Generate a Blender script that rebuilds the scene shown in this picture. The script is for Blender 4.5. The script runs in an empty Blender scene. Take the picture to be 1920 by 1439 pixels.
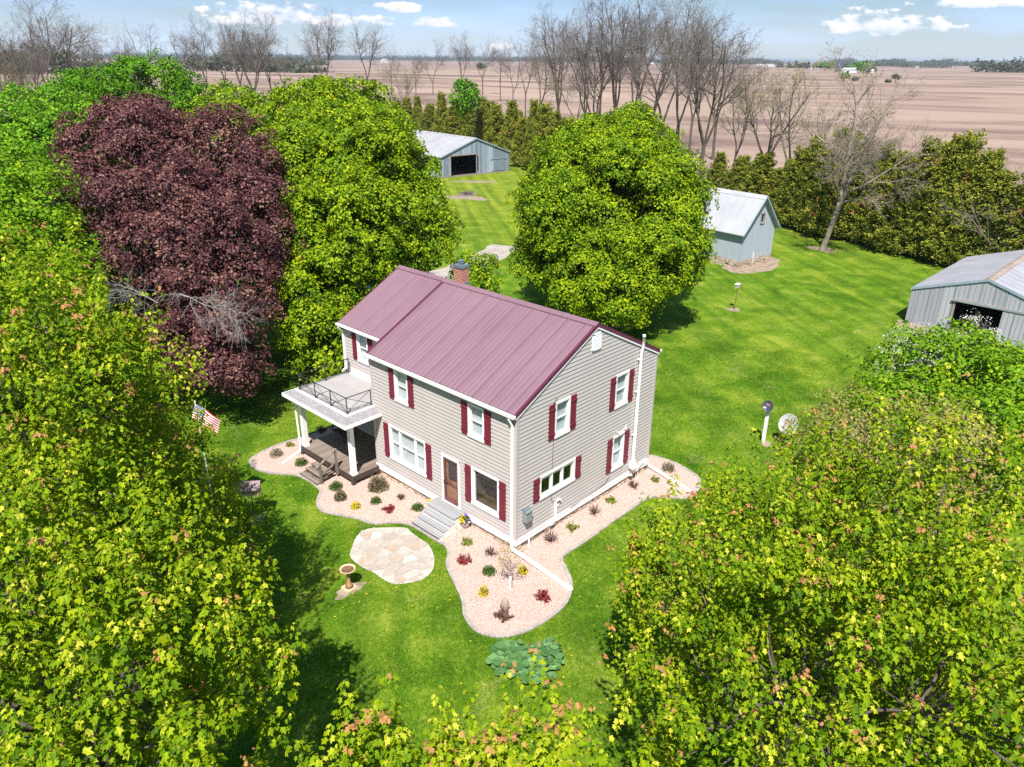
import bpy, math, random
import numpy as np
R_ = math.radians
# ------------------------------------------------------------------ camera, sky, sun, exposure
scene = bpy.context.scene
col = scene.collection
CAM = np.array((-17.6444, -16.4182, 17.6970)); FPX = 1399.06; CX, CY = 960.0, 719.5
YAW, PITCH, ROLL = 0.757240, 0.410240, 0.0075926
def cam_axes():
    f = np.array([math.cos(YAW)*math.cos(PITCH), math.sin(YAW)*math.cos(PITCH), -math.sin(PITCH)])
    r = np.array([math.sin(YAW), -math.cos(YAW), 0.0]); u = np.cross(r, f)
    return r*math.cos(ROLL)+u*math.sin(ROLL), -r*math.sin(ROLL)+u*math.cos(ROLL), f
RT, UP, FW = cam_axes()
cd = bpy.data.cameras.new("camera"); cam = bpy.data.objects.new("camera", cd); col.objects.link(cam)
cd.sensor_width = 36.0; cd.lens = FPX/1920*36.0; cd.clip_start = 0.1; cd.clip_end = 60000
import mathutils
M = mathutils.Matrix(((RT[0], UP[0], -FW[0], CAM[0]), (RT[1], UP[1], -FW[1], CAM[1]), (RT[2], UP[2], -FW[2], CAM[2]), (0, 0, 0, 1)))
cam.matrix_world = M
scene.camera = cam
SUN_EL, SUN_AZ = 56.0, -142.5
sv = np.array([math.cos(R_(SUN_EL))*math.cos(R_(SUN_AZ)), math.cos(R_(SUN_EL))*math.sin(R_(SUN_AZ)), math.sin(R_(SUN_EL))])
sl = bpy.data.lights.new("sun", 'SUN'); sl.energy = 4.85; sl.angle = R_(0.5); sl.color = (1.0, 0.955, 0.89)
so = bpy.data.objects.new("sun", sl); col.objects.link(so); so.location = (0, 0, 60)
so.rotation_euler = mathutils.Vector(sv).to_track_quat('Z', 'Y').to_euler()
scene.view_settings.view_transform = 'Standard'; scene.view_settings.look = 'None'
scene.view_settings.exposure = 0.85; scene.view_settings.gamma = 1.0
scene.cycles.max_bounces = 7; scene.cycles.diffuse_bounces = 3; scene.cycles.glossy_bounces = 3
scene.cycles.transparent_max_bounces = 12; scene.cycles.transmission_bounces = 4; scene.cycles.volume_bounces = 0
scene.cycles.use_denoising = False; scene.cycles.use_adaptive_sampling = False
w = bpy.data.worlds.new("World"); scene.world = w; w.use_nodes = True
def build_world():
    nt = w.node_tree; N = nt.nodes; L = nt.links; N.clear()
    out = N.new('ShaderNodeOutputWorld'); bg = N.new('ShaderNodeBackground'); bg.inputs['Strength'].default_value = 0.044
    sky = N.new('ShaderNodeTexSky'); sky.sky_type = 'NISHITA'; sky.sun_disc = False
    sky.sun_elevation = R_(SUN_EL); sky.sun_rotation = math.atan2(sv[0], sv[1]); sky.air_density = 1.0; sky.dust_density = 0.35; sky.ozone_density = 2.2
    tc = N.new('ShaderNodeTexCoord')
    def vm(op, a, b=None):
        n = N.new('ShaderNodeVectorMath'); n.operation = op
        for i, x in enumerate((a, b)):
            if x is None: continue
            if hasattr(x, 'links'): L.new(x, n.inputs[i])
            else: n.inputs[i].default_value = x
        return n
    def mt(op, *a):
        n = N.new('ShaderNodeMath'); n.operation = op
        for i, x in enumerate(a):
            if hasattr(x, 'links'): L.new(x, n.inputs[i])
            else: n.inputs[i].default_value = x
        return n.outputs[0]
    d = vm('NORMALIZE', tc.outputs['Generated']).outputs[0]
    # azimuth/elevation of the view ray, in degrees round the yaw of the farmyard
    right = (math.sin(YAW), -math.cos(YAW), 0); fwd = (math.cos(YAW), math.sin(YAW), 0)
    x = vm('DOT_PRODUCT', d, right).outputs['Value']; y = vm('DOT_PRODUCT', d, fwd).outputs['Value']
    sx = N.new('ShaderNodeSeparateXYZ'); L.new(d, sx.inputs[0])
    az = mt('MULTIPLY', mt('ARCTAN2', x, y), 57.2958)
    el = mt('MULTIPLY', mt('ARCSINE', sx.outputs[2]), 57.2958)
    no = N.new('ShaderNodeTexNoise'); no.inputs['Scale'].default_value = 42; no.inputs['Detail'].default_value = 7; no.inputs['Roughness'].default_value = 0.55
    mp = N.new('ShaderNodeMapping'); L.new(d, mp.inputs[0]); mp.inputs['Scale'].default_value = (1, 1, 2.2); L.new(mp.outputs[0], no.inputs['Vector'])
    nz = mt('SUBTRACT', no.outputs['Fac'], 0.5)
    dens = None; shade = None
    for (ca, ce, ra, re, k) in CLOUDS:
        u = mt('DIVIDE', mt('SUBTRACT', az, ca), ra); v0 = mt('SUBTRACT', el, ce)
        v = mt('DIVIDE', v0, re)
        # flat underside: the lower half is squeezed
        v = mt('MULTIPLY', v, mt('ADD', 1.0, mt('MULTIPLY', mt('LESS_THAN', v, 0.0), 1.0)))
        q = mt('SUBTRACT', 1.0, mt('ADD', mt('MULTIPLY', u, u), mt('MULTIPLY', v, v)))
        q = mt('ADD', q, mt('MULTIPLY', nz, 5.0))
        q = mt('MULTIPLY', q, k)
        s = mt('ADD', 0.5, mt('ADD', mt('MULTIPLY', v, 0.45), mt('MULTIPLY', nz, 2.6)))
        if dens is None: dens, shade = q, s
        else:
            g = mt('GREATER_THAN', q, dens)
            shade = mt('ADD', mt('MULTIPLY', s, g), mt('MULTIPLY', shade, mt('SUBTRACT', 1.0, g)))
            dens = mt('MAXIMUM', dens, q)
    ss = N.new('ShaderNodeMapRange'); ss.interpolation_type = 'SMOOTHSTEP'; L.new(dens, ss.inputs[0]); ss.inputs[1].default_value = 0.0; ss.inputs[2].default_value = 0.75
    # faint streaky cirrus everywhere
    n2 = N.new('ShaderNodeTexNoise'); n2.inputs['Scale'].default_value = 5; n2.inputs['Detail'].default_value = 6
    m2 = N.new('ShaderNodeMapping'); L.new(d, m2.inputs[0]); m2.inputs['Scale'].default_value = (1, 1, 7); L.new(m2.outputs[0], n2.inputs['Vector'])
    cr = N.new('ShaderNodeMapRange'); L.new(n2.outputs['Fac'], cr.inputs[0]); cr.inputs[1].default_value = 0.38; cr.inputs[2].default_value = 0.75; cr.inputs[4].default_value = 0.55
    cirr = mt('ADD', cr.outputs[0], mt('MULTIPLY', 0.36, mt('SUBTRACT', 1.0, mt('MINIMUM', 1.0, mt('MULTIPLY', mt('ABSOLUTE', el), 0.16)))))
    cc = N.new('ShaderNodeMixRGB'); cc.inputs[1].default_value = (9.0, 10.2, 12.6, 1); cc.inputs[2].default_value = (14.5, 14.4, 14.4, 1)
    sc = N.new('ShaderNodeClamp'); L.new(shade, sc.inputs[0]); L.new(sc.outputs[0], cc.inputs[0])
    sat = N.new('ShaderNodeHueSaturation'); L.new(sky.outputs[0], sat.inputs['Color']); sat.inputs['Saturation'].default_value = 1.35; sat.inputs['Value'].default_value = SKYV
    hz = N.new('ShaderNodeMapRange'); L.new(el, hz.inputs[0]); hz.inputs[1].default_value = 0.0; hz.inputs[2].default_value = 4.5
    hc = N.new('ShaderNodeMixRGB'); L.new(hz.outputs[0], hc.inputs[0]); hc.inputs[1].default_value = (10.5, 12.6, 15.6, 1); hc.inputs[2].default_value = (5.8, 9.4, 15.6, 1)
    cirr = mt('MINIMUM', 0.95, mt('ADD', cirr, 0.18))
    mc = N.new('ShaderNodeMixRGB'); L.new(cirr, mc.inputs[0]); L.new(sat.outputs[0], mc.inputs[1]); L.new(hc.outputs[0], mc.inputs[2])
    mx = N.new('ShaderNodeMixRGB'); L.new(ss.outputs[0], mx.inputs[0]); L.new(mc.outputs[0], mx.inputs[1]); L.new(cc.outputs[0], mx.inputs[2])
    L.new(mx.outputs[0], bg.inputs[0]); L.new(bg.outputs[0], out.inputs[0])
SKYV = 1.0
def _ae(px, py):
    d = FW + RT*((px-CX)/FPX) - UP*((py-CY)/FPX); d = d/np.linalg.norm(d)
    right = np.array((math.sin(YAW), -math.cos(YAW), 0)); fwd = np.array((math.cos(YAW), math.sin(YAW), 0))
    return math.degrees(math.atan2(d@right, d@fwd)), math.degrees(math.asin(d[2]))
CLOUDS = []
for (a_, e_, ra_, re_, k_) in ((-16.3, 2.5, 4.2, 1.15, .9), (-18.6, 2.15, 2.4, .50, 1.1), (-11.8, 2.2, 2.6, .60, 1.1), (-8.0, 3.1, 2.5, .50, 1.1), (-9.8, 2.25, 1.8, .50, 1.0), (-5.8, 2.2, 1.6, .50, 1.0),
                               (-0.7, 0.75, 1.1, .45, 0.7), (24.0, 1.95, 4.1, .80, 1.0), (22.9, 2.5, 2.2, .65, 1.0), (28.3, 3.25, 2.9, .60, 0.9), (31.0, 3.15, 2.0, .45, .9),
                               (-50, 7, 8, 2.4, 1), (60, 8, 9, 3, 1), (95, 6, 9, 2, 1), (-90, 9, 12, 3, 1), (170, 12, 16, 5, 1), (130, 14, 12, 4, 1), (-140, 10, 12, 4, 1)):
    CLOUDS.append((a_, e_, ra_, re_, k_))
build_world()
# pixel -> world helpers were used to measure the photograph; positions below are metres
def P3(px, py, d):
    v = FW + RT*((px-CX)/FPX) - UP*((py-CY)/FPX); v = v/np.linalg.norm(v); q = CAM+v*d
    return (round(q[0], 3), round(q[1], 3), round(q[2], 3))
def G(px, py):
    v = FW + RT*((px-CX)/FPX) - UP*((py-CY)/FPX); q = CAM+v*(-CAM[2]/v[2])
    return (round(q[0], 3), round(q[1], 3))

# ------------------------------------------------------------------ helpers
def tag(o, label=None, cat=None, group=None, kind=None):
    if label: o['label'] = label
    if cat: o['category'] = cat
    if group: o['group'] = group
    if kind: o['kind'] = kind
    return o
def empty(name, loc, label, cat, group=None, rz=0.0):
    o = bpy.data.objects.new(name, None); o.empty_display_size = 0.2; col.objects.link(o)
    o.location = loc; o.rotation_euler = (0, 0, rz)
    return tag(o, label, cat, group)
def mesh_np(name, V, loops, totals, mat=None, parent=None, attr=None, smooth=False, off=None):
    V = np.asarray(V, dtype=np.float32).reshape(-1, 3)
    if off is not None: V = V-np.asarray(off, dtype=np.float32)
    loops = np.asarray(loops, dtype=np.int32).ravel(); totals = np.asarray(totals, dtype=np.int32).ravel()
    me = bpy.data.meshes.new(name)
    me.vertices.add(len(V)); me.vertices.foreach_set('co', V.ravel())
    me.loops.add(len(loops)); me.loops.foreach_set('vertex_index', loops)
    st = np.zeros(len(totals), dtype=np.int32); st[1:] = np.cumsum(totals)[:-1]
    me.polygons.add(len(totals)); me.polygons.foreach_set('loop_start', st); me.polygons.foreach_set('loop_total', totals)
    me.polygons.foreach_set('use_smooth', np.full(len(totals), bool(smooth)))
    if attr is not None:
        a = me.attributes.new('v', 'FLOAT', 'FACE'); a.data.foreach_set('value', np.asarray(attr, dtype=np.float32))
    me.update(calc_edges=True)
    if mat: me.materials.append(mat)
    o = bpy.data.objects.new(name, me); col.objects.link(o)
    if parent is not None: o.parent = parent
    return o
class MB:
    def __init__(s): s.v = []; s.f = []
    def add(s, vs, fs):
        b = len(s.v); s.v += [tuple(map(float, q)) for q in vs]; s.f += [tuple(i+b for i in f) for f in fs]
    def hexa(s, p):   # 8 corners: bottom 4 ccw, top 4 ccw
        s.add(p, [(3, 2, 1, 0), (4, 5, 6, 7), (0, 1, 5, 4), (1, 2, 6, 5), (2, 3, 7, 6), (3, 0, 4, 7)])
    def box(s, x0, x1, y0, y1, z0, z1):
        s.hexa([(x0, y0, z0), (x1, y0, z0), (x1, y1, z0), (x0, y1, z0), (x0, y0, z1), (x1, y0, z1), (x1, y1, z1), (x0, y1, z1)])
    def mbox(s, m, u0, u1, z0, z1, n0, n1):   # box in a wall frame m(u, z, n)
        s.hexa([m(u0, z0, n0), m(u1, z0, n0), m(u1, z0, n1), m(u0, z0, n1), m(u0, z1, n0), m(u1, z1, n0), m(u1, z1, n1), m(u0, z1, n1)])
    def tube(s, pts, r, n=8, cap=True):
        pts = [np.array(q, float) for q in pts]; rs = r if hasattr(r, '__len__') else [r]*len(pts)
        rings = []
        for i, q in enumerate(pts):
            t = pts[min(i+1, len(pts)-1)]-pts[max(i-1, 0)]; t = t/(np.linalg.norm(t)+1e-9)
            a = np.array((0, 0, 1.0)) if abs(t[2]) < .9 else np.array((1.0, 0, 0))
            e1 = np.cross(t, a); e1 /= np.linalg.norm(e1); e2 = np.cross(t, e1)
            rings.append([q+rs[i]*(e1*math.cos(2*math.pi*k/n)+e2*math.sin(2*math.pi*k/n)) for k in range(n)])
        vs = [v for rg in rings for v in rg]; fs = []
        for i in range(len(pts)-1):
            for k in range(n):
                fs.append((i*n+k, i*n+(k+1) % n, (i+1)*n+(k+1) % n, (i+1)*n+k))
        if cap: fs.append(tuple(range(n))); fs.append(tuple((len(pts)-1)*n+k for k in reversed(range(n))))
        s.add(vs, fs)
    def bar(s, a, b, w_, h_):    # rectangular bar a->b, width w_ (horizontal), height h_
        a = np.array(a, float); b = np.array(b, float); t = b-a; t /= np.linalg.norm(t)
        z = np.array((0, 0, 1.0)) if abs(t[2]) < .95 else np.array((1.0, 0, 0))
        e = np.cross(t, z); e /= np.linalg.norm(e); g = np.cross(e, t)
        c = [(-w_/2, -h_/2), (w_/2, -h_/2), (w_/2, h_/2), (-w_/2, h_/2)]
        s.hexa([a+e*x+g*y for x, y in c]+[b+e*x+g*y for x, y in c])
    def lathe(s, c, prof, n=20):   # profile (r, z)
        c = np.array(c, float); vs = []; fs = []
        for r, z in prof:
            for k in range(n): vs.append(c+np.array((r*math.cos(2*math.pi*k/n), r*math.sin(2*math.pi*k/n), z)))
        for i in range(len(prof)-1):
            for k in range(n): fs.append((i*n+k, i*n+(k+1) % n, (i+1)*n+(k+1) % n, (i+1)*n+k))
        fs.append(tuple(reversed(range(n)))); fs.append(tuple((len(prof)-1)*n+k for k in range(n)))
        s.add(vs, fs)
    def poly(s, pts): s.add(pts, [tuple(range(len(pts)))])
    def prism(s, pts2, z0, z1):
        n = len(pts2); s.add([(x, y, z0) for x, y in pts2]+[(x, y, z1) for x, y in pts2],
              [tuple(reversed(range(n))), tuple(range(n, 2*n))]+[(i, (i+1) % n, n+(i+1) % n, n+i) for i in range(n)])
    def build(s, name, mat, parent=None, smooth=False, rel=True, bevel=0.0):
        off = None
        if parent is not None and rel:
            off = np.array(parent.location)
        o = mesh_np(name, s.v, [i for f in s.f for i in f], [len(f) for f in s.f], mat, parent, smooth=smooth, off=off)
        if bevel:
            b = o.modifiers.new('bevel', 'BEVEL'); b.width = bevel; b.segments = 2; b.limit_method = 'ANGLE'
        return o
def sub(mb, name, mat, part, root, smooth=False):     # a sub-part: world coordinates, parent = part (whose origin is the root's)
    off = np.array(root.location)
    return mesh_np(name, mb.v, [i for f in mb.f for i in f], [len(f) for f in mb.f], mat, part, smooth=smooth, off=off)
def copy_tree(o, parent=None):
    c = o.copy(); col.objects.link(c); c.parent = parent
    for ch in [k for k in bpy.data.objects if k.parent == o]:
        copy_tree(ch, c)
    return c

# ------------------------------------------------------------------ materials
class NB:
    def __init__(s, name):
        s.m = bpy.data.materials.new(name); s.m.use_nodes = True; s.nt = s.m.node_tree; s.N = s.nt.nodes; s.L = s.nt.links
        s.p = s.N['Principled BSDF']; s.out = s.N['Material Output']
    def node(s, t, **kw):
        n = s.N.new(t)
        for k, v in kw.items(): setattr(n, k, v)
        return n
    def set(s, inp, v):
        if hasattr(v, 'links'): s.L.new(v, inp)
        else: inp.default_value = v if not (isinstance(v, tuple) and len(v) == 3 and inp.type == 'RGBA') else (*v, 1)
    def math(s, op, *a):
        n = s.node('ShaderNodeMath', operation=op)
        for i, x in enumerate(a): s.set(n.inputs[i], x)
        return n.outputs[0]
    def pos(s): return s.node('ShaderNodeNewGeometry').outputs['Position']
    def obj(s): return s.node('ShaderNodeTexCoord').outputs['Object']
    def mapv(s, v, sc=(1, 1, 1), rot=(0, 0, 0), loc=(0, 0, 0)):
        n = s.node('ShaderNodeMapping'); s.L.new(v, n.inputs[0])
        if rot[2]: n.vector_type = 'TEXTURE'; sc = tuple(1/q for q in sc)      # turn first, then stretch
        n.inputs['Scale'].default_value = sc; n.inputs['Rotation'].default_value = rot; n.inputs['Location'].default_value = loc
        return n.outputs[0]
    def noise(s, v, scale, detail=3, rough=.55, dist=0):
        n = s.node('ShaderNodeTexNoise'); s.L.new(v, n.inputs['Vector']); n.inputs['Scale'].default_value = scale; n.inputs['Detail'].default_value = detail; n.inputs['Roughness'].default_value = rough; n.inputs['Distortion'].default_value = dist
        return n.outputs['Fac']
    def voro(s, v, scale, feature='F1', out='Color'):
        n = s.node('ShaderNodeTexVoronoi', feature=feature); s.L.new(v, n.inputs['Vector']); n.inputs['Scale'].default_value = scale
        return n.outputs[out]
    def ramp(s, f, stops, interp='LINEAR'):
        n = s.node('ShaderNodeValToRGB'); s.set(n.inputs[0], f); e = n.color_ramp.elements; n.color_ramp.interpolation = interp
        while len(e) < len(stops): e.new(0.5)
        for k, (q, c) in enumerate(stops): e[k].position = q; e[k].color = (*c, 1) if len(c) == 3 else c
        return n.outputs[0]
    def mix(s, f, a, b, bt='MIX'):
        n = s.node('ShaderNodeMixRGB', blend_type=bt); s.set(n.inputs[0], f); s.set(n.inputs[1], a); s.set(n.inputs[2], b); return n.outputs[0]
    def rng(s, f, a, b, c=0.0, d=1.0):
        n = s.node('ShaderNodeMapRange'); s.set(n.inputs[0], f)
        for i, x in enumerate((a, b, c, d)): n.inputs[i+1].default_value = x
        return n.outputs[0]
    def bump(s, h, strength=.4, dist=.02):
        n = s.node('ShaderNodeBump'); s.L.new(h, n.inputs['Height']); n.inputs['Strength'].default_value = strength; n.inputs['Distance'].default_value = dist
        s.L.new(n.outputs[0], s.p.inputs['Normal']); return n
    def fin(s, color, rough=.6, spec=.4, metal=0.0):
        s.set(s.p.inputs['Base Color'], color); s.set(s.p.inputs['Roughness'], rough); s.p.inputs['Specular IOR Level'].default_value = spec; s.p.inputs['Metallic'].default_value = metal
        return s.m
def simple(name, c, rough=.6, var=.12, scale=6.0, spec=.4, metal=0.0, bump=0.0):
    b = NB(name); v = b.pos(); f = b.noise(v, scale, 4)
    dk = tuple(x*(1-var) for x in c); lt = tuple(min(1, x*(1+var)) for x in c)
    m = b.fin(b.ramp(f, [(.3, dk), (.7, lt)]), rough, spec, metal)
    if bump: b.bump(b.noise(v, scale*6, 3), bump, .01)
    return m
def leafmat(name, stops, trans=.35, tint=(1.25, 1.2, .45), rough=.55, spec=.13):
    b = NB(name); a = b.node('ShaderNodeAttribute', attribute_name='v')
    c = b.ramp(a.outputs['Fac'], stops); b.fin(c, rough, spec)
    t = b.node('ShaderNodeBsdfTranslucent'); b.L.new(b.mix(1.0, c, tint, 'MULTIPLY'), t.inputs[0])
    mx = b.node('ShaderNodeMixShader'); mx.inputs[0].default_value = trans
    b.L.new(b.p.outputs[0], mx.inputs[1]); b.L.new(t.outputs[0], mx.inputs[2]); b.L.new(mx.outputs[0], b.out.inputs[0])
    return b.m
MT = {}
def mats():
    # lawn
    b = NB('lawn_grass'); v = b.pos()
    big = b.noise(v, .045, 4, .6); mid = b.noise(v, .42, 5, .62, .6); fine = b.noise(v, 5.5, 5, .7); vf = b.noise(v, 34, 2, .6)
    st = b.noise(b.mapv(v, (.05, .62, 1), (0, 0, R_(STRIPE))), 1.0, 4, .6)
    sep = b.node('ShaderNodeSeparateXYZ'); b.L.new(v, sep.inputs[0])
    dry = b.math('ADD', b.math('MULTIPLY', b.rng(b.math('ADD', sep.outputs[0], sep.outputs[1]), 55, 118), .95), b.math('ADD', b.math('MULTIPLY', b.rng(big, .42, .7), .35), b.math('MULTIPLY', b.rng(st, .42, .62), .42)))
    g1 = b.ramp(b.math('ADD', b.math('MULTIPLY', mid, .62), b.math('MULTIPLY', fine, .40)), [(.39, (.018, .068, .004)), (.46, (.046, .130, .006)), (.53, (.092, .190, .010)), (.62, (.21, .28, .030))])
    g2 = b.mix(b.math('MULTIPLY', dry, 1.0), g1, b.ramp(b.math('ADD', b.math('MULTIPLY', fine, .6), b.math('MULTIPLY', mid, .4)), [(.38, (.085, .140, .010)), (.50, (.18, .235, .016)), (.62, (.36, .36, .075))]))
    straw = b.rng(b.math('ADD', b.noise(v, .55, 6, .72, .9), b.math('MULTIPLY', fine, .30)), .74, .90)
    g3 = b.mix(b.math('MULTIPLY', straw, .75), g2, (.40, .34, .14))
    g3 = b.mix(1.0, g3, b.ramp(b.noise(b.mapv(v, (.03, .95, 1), (0, 0, R_(STRIPE-4))), 1.0, 2, .5), [(.38, (.68, .74, .8)), (.5, (1, 1, 1)), (.62, (1.28, 1.16, 1.1))]), 'MULTIPLY')
    g4 = b.mix(.30, g3, b.ramp(vf, [(.35, (.012, .045, .002)), (.65, (.18, .32, .02))]))
    MT['lawn'] = b.fin(g4, .95, .03); b.bump(b.math('ADD', fine, vf), .9, .05)
    # grass blades
    b = NB('grass_blades'); v = b.pos(); a = b.node('ShaderNodeAttribute', attribute_name='v').outputs['Fac']
    mid = b.noise(v, .42, 5, .62, .6)
    c1 = b.ramp(b.math('ADD', b.math('MULTIPLY', mid, .7), b.math('MULTIPLY', a, .3)), [(.36, (.024, .090, .003)), (.48, (.075, .17, .004)), (.60, (.155, .255, .008)), (.76, (.33, .37, .05))])
    b.fin(c1, .6, .25); MT['blades'] = b.m
    # bare field
    b = NB('ploughed_soil'); v = b.pos()
    bands = b.noise(b.mapv(v, (.0034, .0080, 1), (0, 0, R_(FIELDROT))), 1.0, 5, .52, 2.2); fine = b.noise(v, .35, 5, .7); rows = b.noise(b.mapv(v, (.02, .9, 1), (0, 0, R_(FIELDROT+8))), 1.0, 3)
    rows2 = b.noise(b.mapv(v, (.004, .11, 1), (0, 0, R_(FIELDROT-3))), 1.0, 4)
    f = b.math('ADD', b.math('MULTIPLY', bands, .72), b.math('ADD', b.math('MULTIPLY', rows, .09), b.math('ADD', b.math('MULTIPLY', rows2, .09), b.math('MULTIPLY', fine, .10))))
    c = b.ramp(f, [(.34, (.115, .074, .064)), (.43, (.175, .120, .100)), (.50, (.285, .205, .160)), (.68, (.36, .27, .21))])
    MT['soil'] = b.fin(c, .95, .05); b.bump(b.math('ADD', rows, fine), .5, .2)
    # gravel
    b = NB('pink_gravel'); v = b.pos(); c = b.voro(v, 38); pass
    sc = b.node('ShaderNodeSeparateColor'); b.L.new(c, sc.inputs[0])
    base = b.ramp(sc.outputs[0], [(0, (.30, .17, .125)), (.25, (.44, .295, .235)), (.6, (.51, .355, .295)), (.85, (.56, .42, .37)), (1, (.60, .50, .46))])
    base = b.mix(b.rng(b.noise(v, .9, 3), .45, .75, 0, .35), base, (.48, .37, .31))
    MT['gravel'] = b.fin(base, .8, .25); b.bump(b.math('SUBTRACT', 1.0, b.voro(v, 38, 'F1', 'Distance')), .7, .02)
    # driveway
    b = NB('pale_driveway'); v = b.pos(); f = b.noise(v, .9, 5, .65); f2 = b.noise(v, 9, 3)
    MT['drive'] = b.fin(b.ramp(b.math('ADD', b.math('MULTIPLY', f, .6), b.math('MULTIPLY', f2, .4)), [(.35, (.24, .21, .17)), (.6, (.40, .36, .31))]), .9, .2); b.bump(f2, .4, .03)
    b = NB('bare_dirt'); v = b.pos(); f = b.noise(v, 2.2, 5, .7)
    MT['dirt'] = b.fin(b.ramp(f, [(.35, (.18, .135, .09)), (.62, (.33, .26, .20))]), .95, .1)
    # flagstone
    b = NB('flagstone'); a = b.node('ShaderNodeAttribute', attribute_name='v').outputs['Fac']; v = b.pos()
    MT['flag'] = b.fin(b.mix(.3, b.ramp(a, [(0, (.33, .27, .22)), (.3, (.39, .345, .30)), (.55, (.37, .28, .21)), (.8, (.42, .39, .35)), (1, (.52, .50, .47))]), b.ramp(b.noise(v, 6, 4), [(.3, (.24, .20, .165)), (.7, (.46, .42, .38))])), .8, .2); b.bump(b.noise(v, 14, 4), .3, .02)
    MT['grout'] = simple('patio_grit', (.44, .39, .33), .95, .2, 8)
    MT['edging'] = simple('edging_stone', (.34, .295, .265), .9, .2, 3, .2, 0, .3)
    # siding
    b = NB('beige_siding'); v = b.pos(); f = b.noise(v, .7, 4); f2 = b.noise(b.mapv(v, (1, 1, 14)), 3, 3)
    MT['siding'] = b.fin(b.ramp(b.math('ADD', b.math('MULTIPLY', f, .6), b.math('MULTIPLY', f2, .4)), [(.3, (.435, .395, .375)), (.7, (.50, .455, .435))]), .55, .3)
    MT['white'] = simple('white_trim', (.78, .78, .77), .45, .05, 2)
    MT['whitedirty'] = simple('weathered_white', (.70, .68, .64), .6, .12, 5)
    b = NB('burgundy_shutter'); v = b.pos(); f = b.noise(b.mapv(v, (12, 12, 1.5)), 3, 4)
    MT['shutter'] = b.fin(b.ramp(f, [(.3, (.135, .012, .028)), (.7, (.205, .022, .045))]), .5, .35)
    # roof
    b = NB('burgundy_metal_roof'); v = b.pos(); f = b.noise(b.mapv(v, (.5, 2.5, .5)), 1, 5, .6); f2 = b.noise(v, .35, 3)
    f3 = b.noise(v, 22, 2)
    MT['roof'] = b.fin(b.ramp(b.math('ADD', b.math('MULTIPLY', f, .5), b.math('ADD', b.math('MULTIPLY', f2, .35), b.math('MULTIPLY', f3, .15))), [(.35, (.180, .100, .124)), (.65, (.220, .128, .153))]), .42, .5)
    MT['roofshade'] = simple('shaded_roof_burgundy', (.12, .028, .055), .5, .1, 3)  # darker copy of the roof paint, fascia shade put into the colour
    MT['chim'] = brickmat('chimney_brick', (.34, .10, .055), (.22, .07, .045), (.55, .50, .44), .215, .07)
    MT['flash'] = simple('lead_flashing', (.22, .27, .30), .4, .15, 5, .5, .5)
    MT['shingle'] = shingle('porch_shingle')
    MT['membrane'] = simple('pale_roof_membrane', (.34, .32, .31), .75, .10, 1.3, .2, 0, .1)
    MT['deck'] = plank('weathered_deck', (.17, .13, .105), (.26, .21, .175), 6.9, 'y')
    MT['deck2'] = plank('weathered_deck_step', (.17, .13, .105), (.26, .21, .175), 6.9, 'x')
    MT['tread'] = plank('grey_composite', (.27, .27, .275), (.36, .36, .37), 7.5, 'x')
    MT['darkwood'] = simple('dark_stained_wood', (.06, .042, .034), .7, .3, 4)
    MT['blackmetal'] = simple('black_iron', (.03, .027, .026), .45, .2, 6, .5)
    MT['stone'] = stone('field_stone', 2.6)
    MT['glass'] = glass()
    MT['blind'] = blind()
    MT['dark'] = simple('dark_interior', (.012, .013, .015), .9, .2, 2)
    MT['warm'] = simple('brown_reflection_recess', (.09, .05, .025), .7, .5, 1.5)  # brown recess colour stands in for reflections in the picture window
    MT['doorwood'] = simple('stained_door_wood', (.42, .17, .075), .45, .2, 3)
    MT['doorframe'] = simple('mauve_door_frame', (.17, .06, .065), .45, .12, 3)
    MT['grey'] = simple('grey_metal', (.26, .30, .30), .45, .1, 3, .5, .2)
    MT['green'] = simple('x', (.1, .2, .1))
    MT['bark'] = barkmat('grey_brown_bark', (.07, .055, .045), (.17, .14, .115))
    MT['barkpale'] = barkmat('pale_bark', (.20, .155, .12), (.36, .30, .245))
    MT['barktwig'] = barkmat('twig_bark', (.115, .100, .088), (.215, .190, .168))
    MT['barndark'] = plank('weathered_barn_board', (.20, .24, .29), (.40, .45, .52), 4.2, 'u')
def brickmat(name, c1, c2, mortar, bw, bh):
    b = NB(name); tc = b.node('ShaderNodeTexCoord').outputs['UV']; v = b.pos()
    s = b.node('ShaderNodeSeparateXYZ'); b.L.new(v, s.inputs[0])
    cv = b.node('ShaderNodeCombineXYZ'); b.L.new(b.math('ADD', s.outputs[0], s.outputs[1]), cv.inputs[0]); b.L.new(s.outputs[2], cv.inputs[1])
    n = b.node('ShaderNodeTexBrick'); b.L.new(cv.outputs[0], n.inputs['Vector']); n.inputs['Scale'].default_value = 1.0
    n.inputs['Brick Width'].default_value = bw; n.inputs['Row Height'].default_value = bh; n.inputs['Mortar Size'].default_value = .009
    n.inputs['Color1'].default_value = (*c1, 1); n.inputs['Color2'].default_value = (*c2, 1); n.inputs['Mortar'].default_value = (*mortar, 1)
    c = b.mix(.35, n.outputs['Color'], b.ramp(b.noise(v, 9, 3), [(.3, tuple(x*.5 for x in c1)), (.7, tuple(min(1, x*1.8) for x in c1))]))
    m = b.fin(c, .85, .2); b.bump(n.outputs['Fac'], -.5, .01); return m
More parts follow.
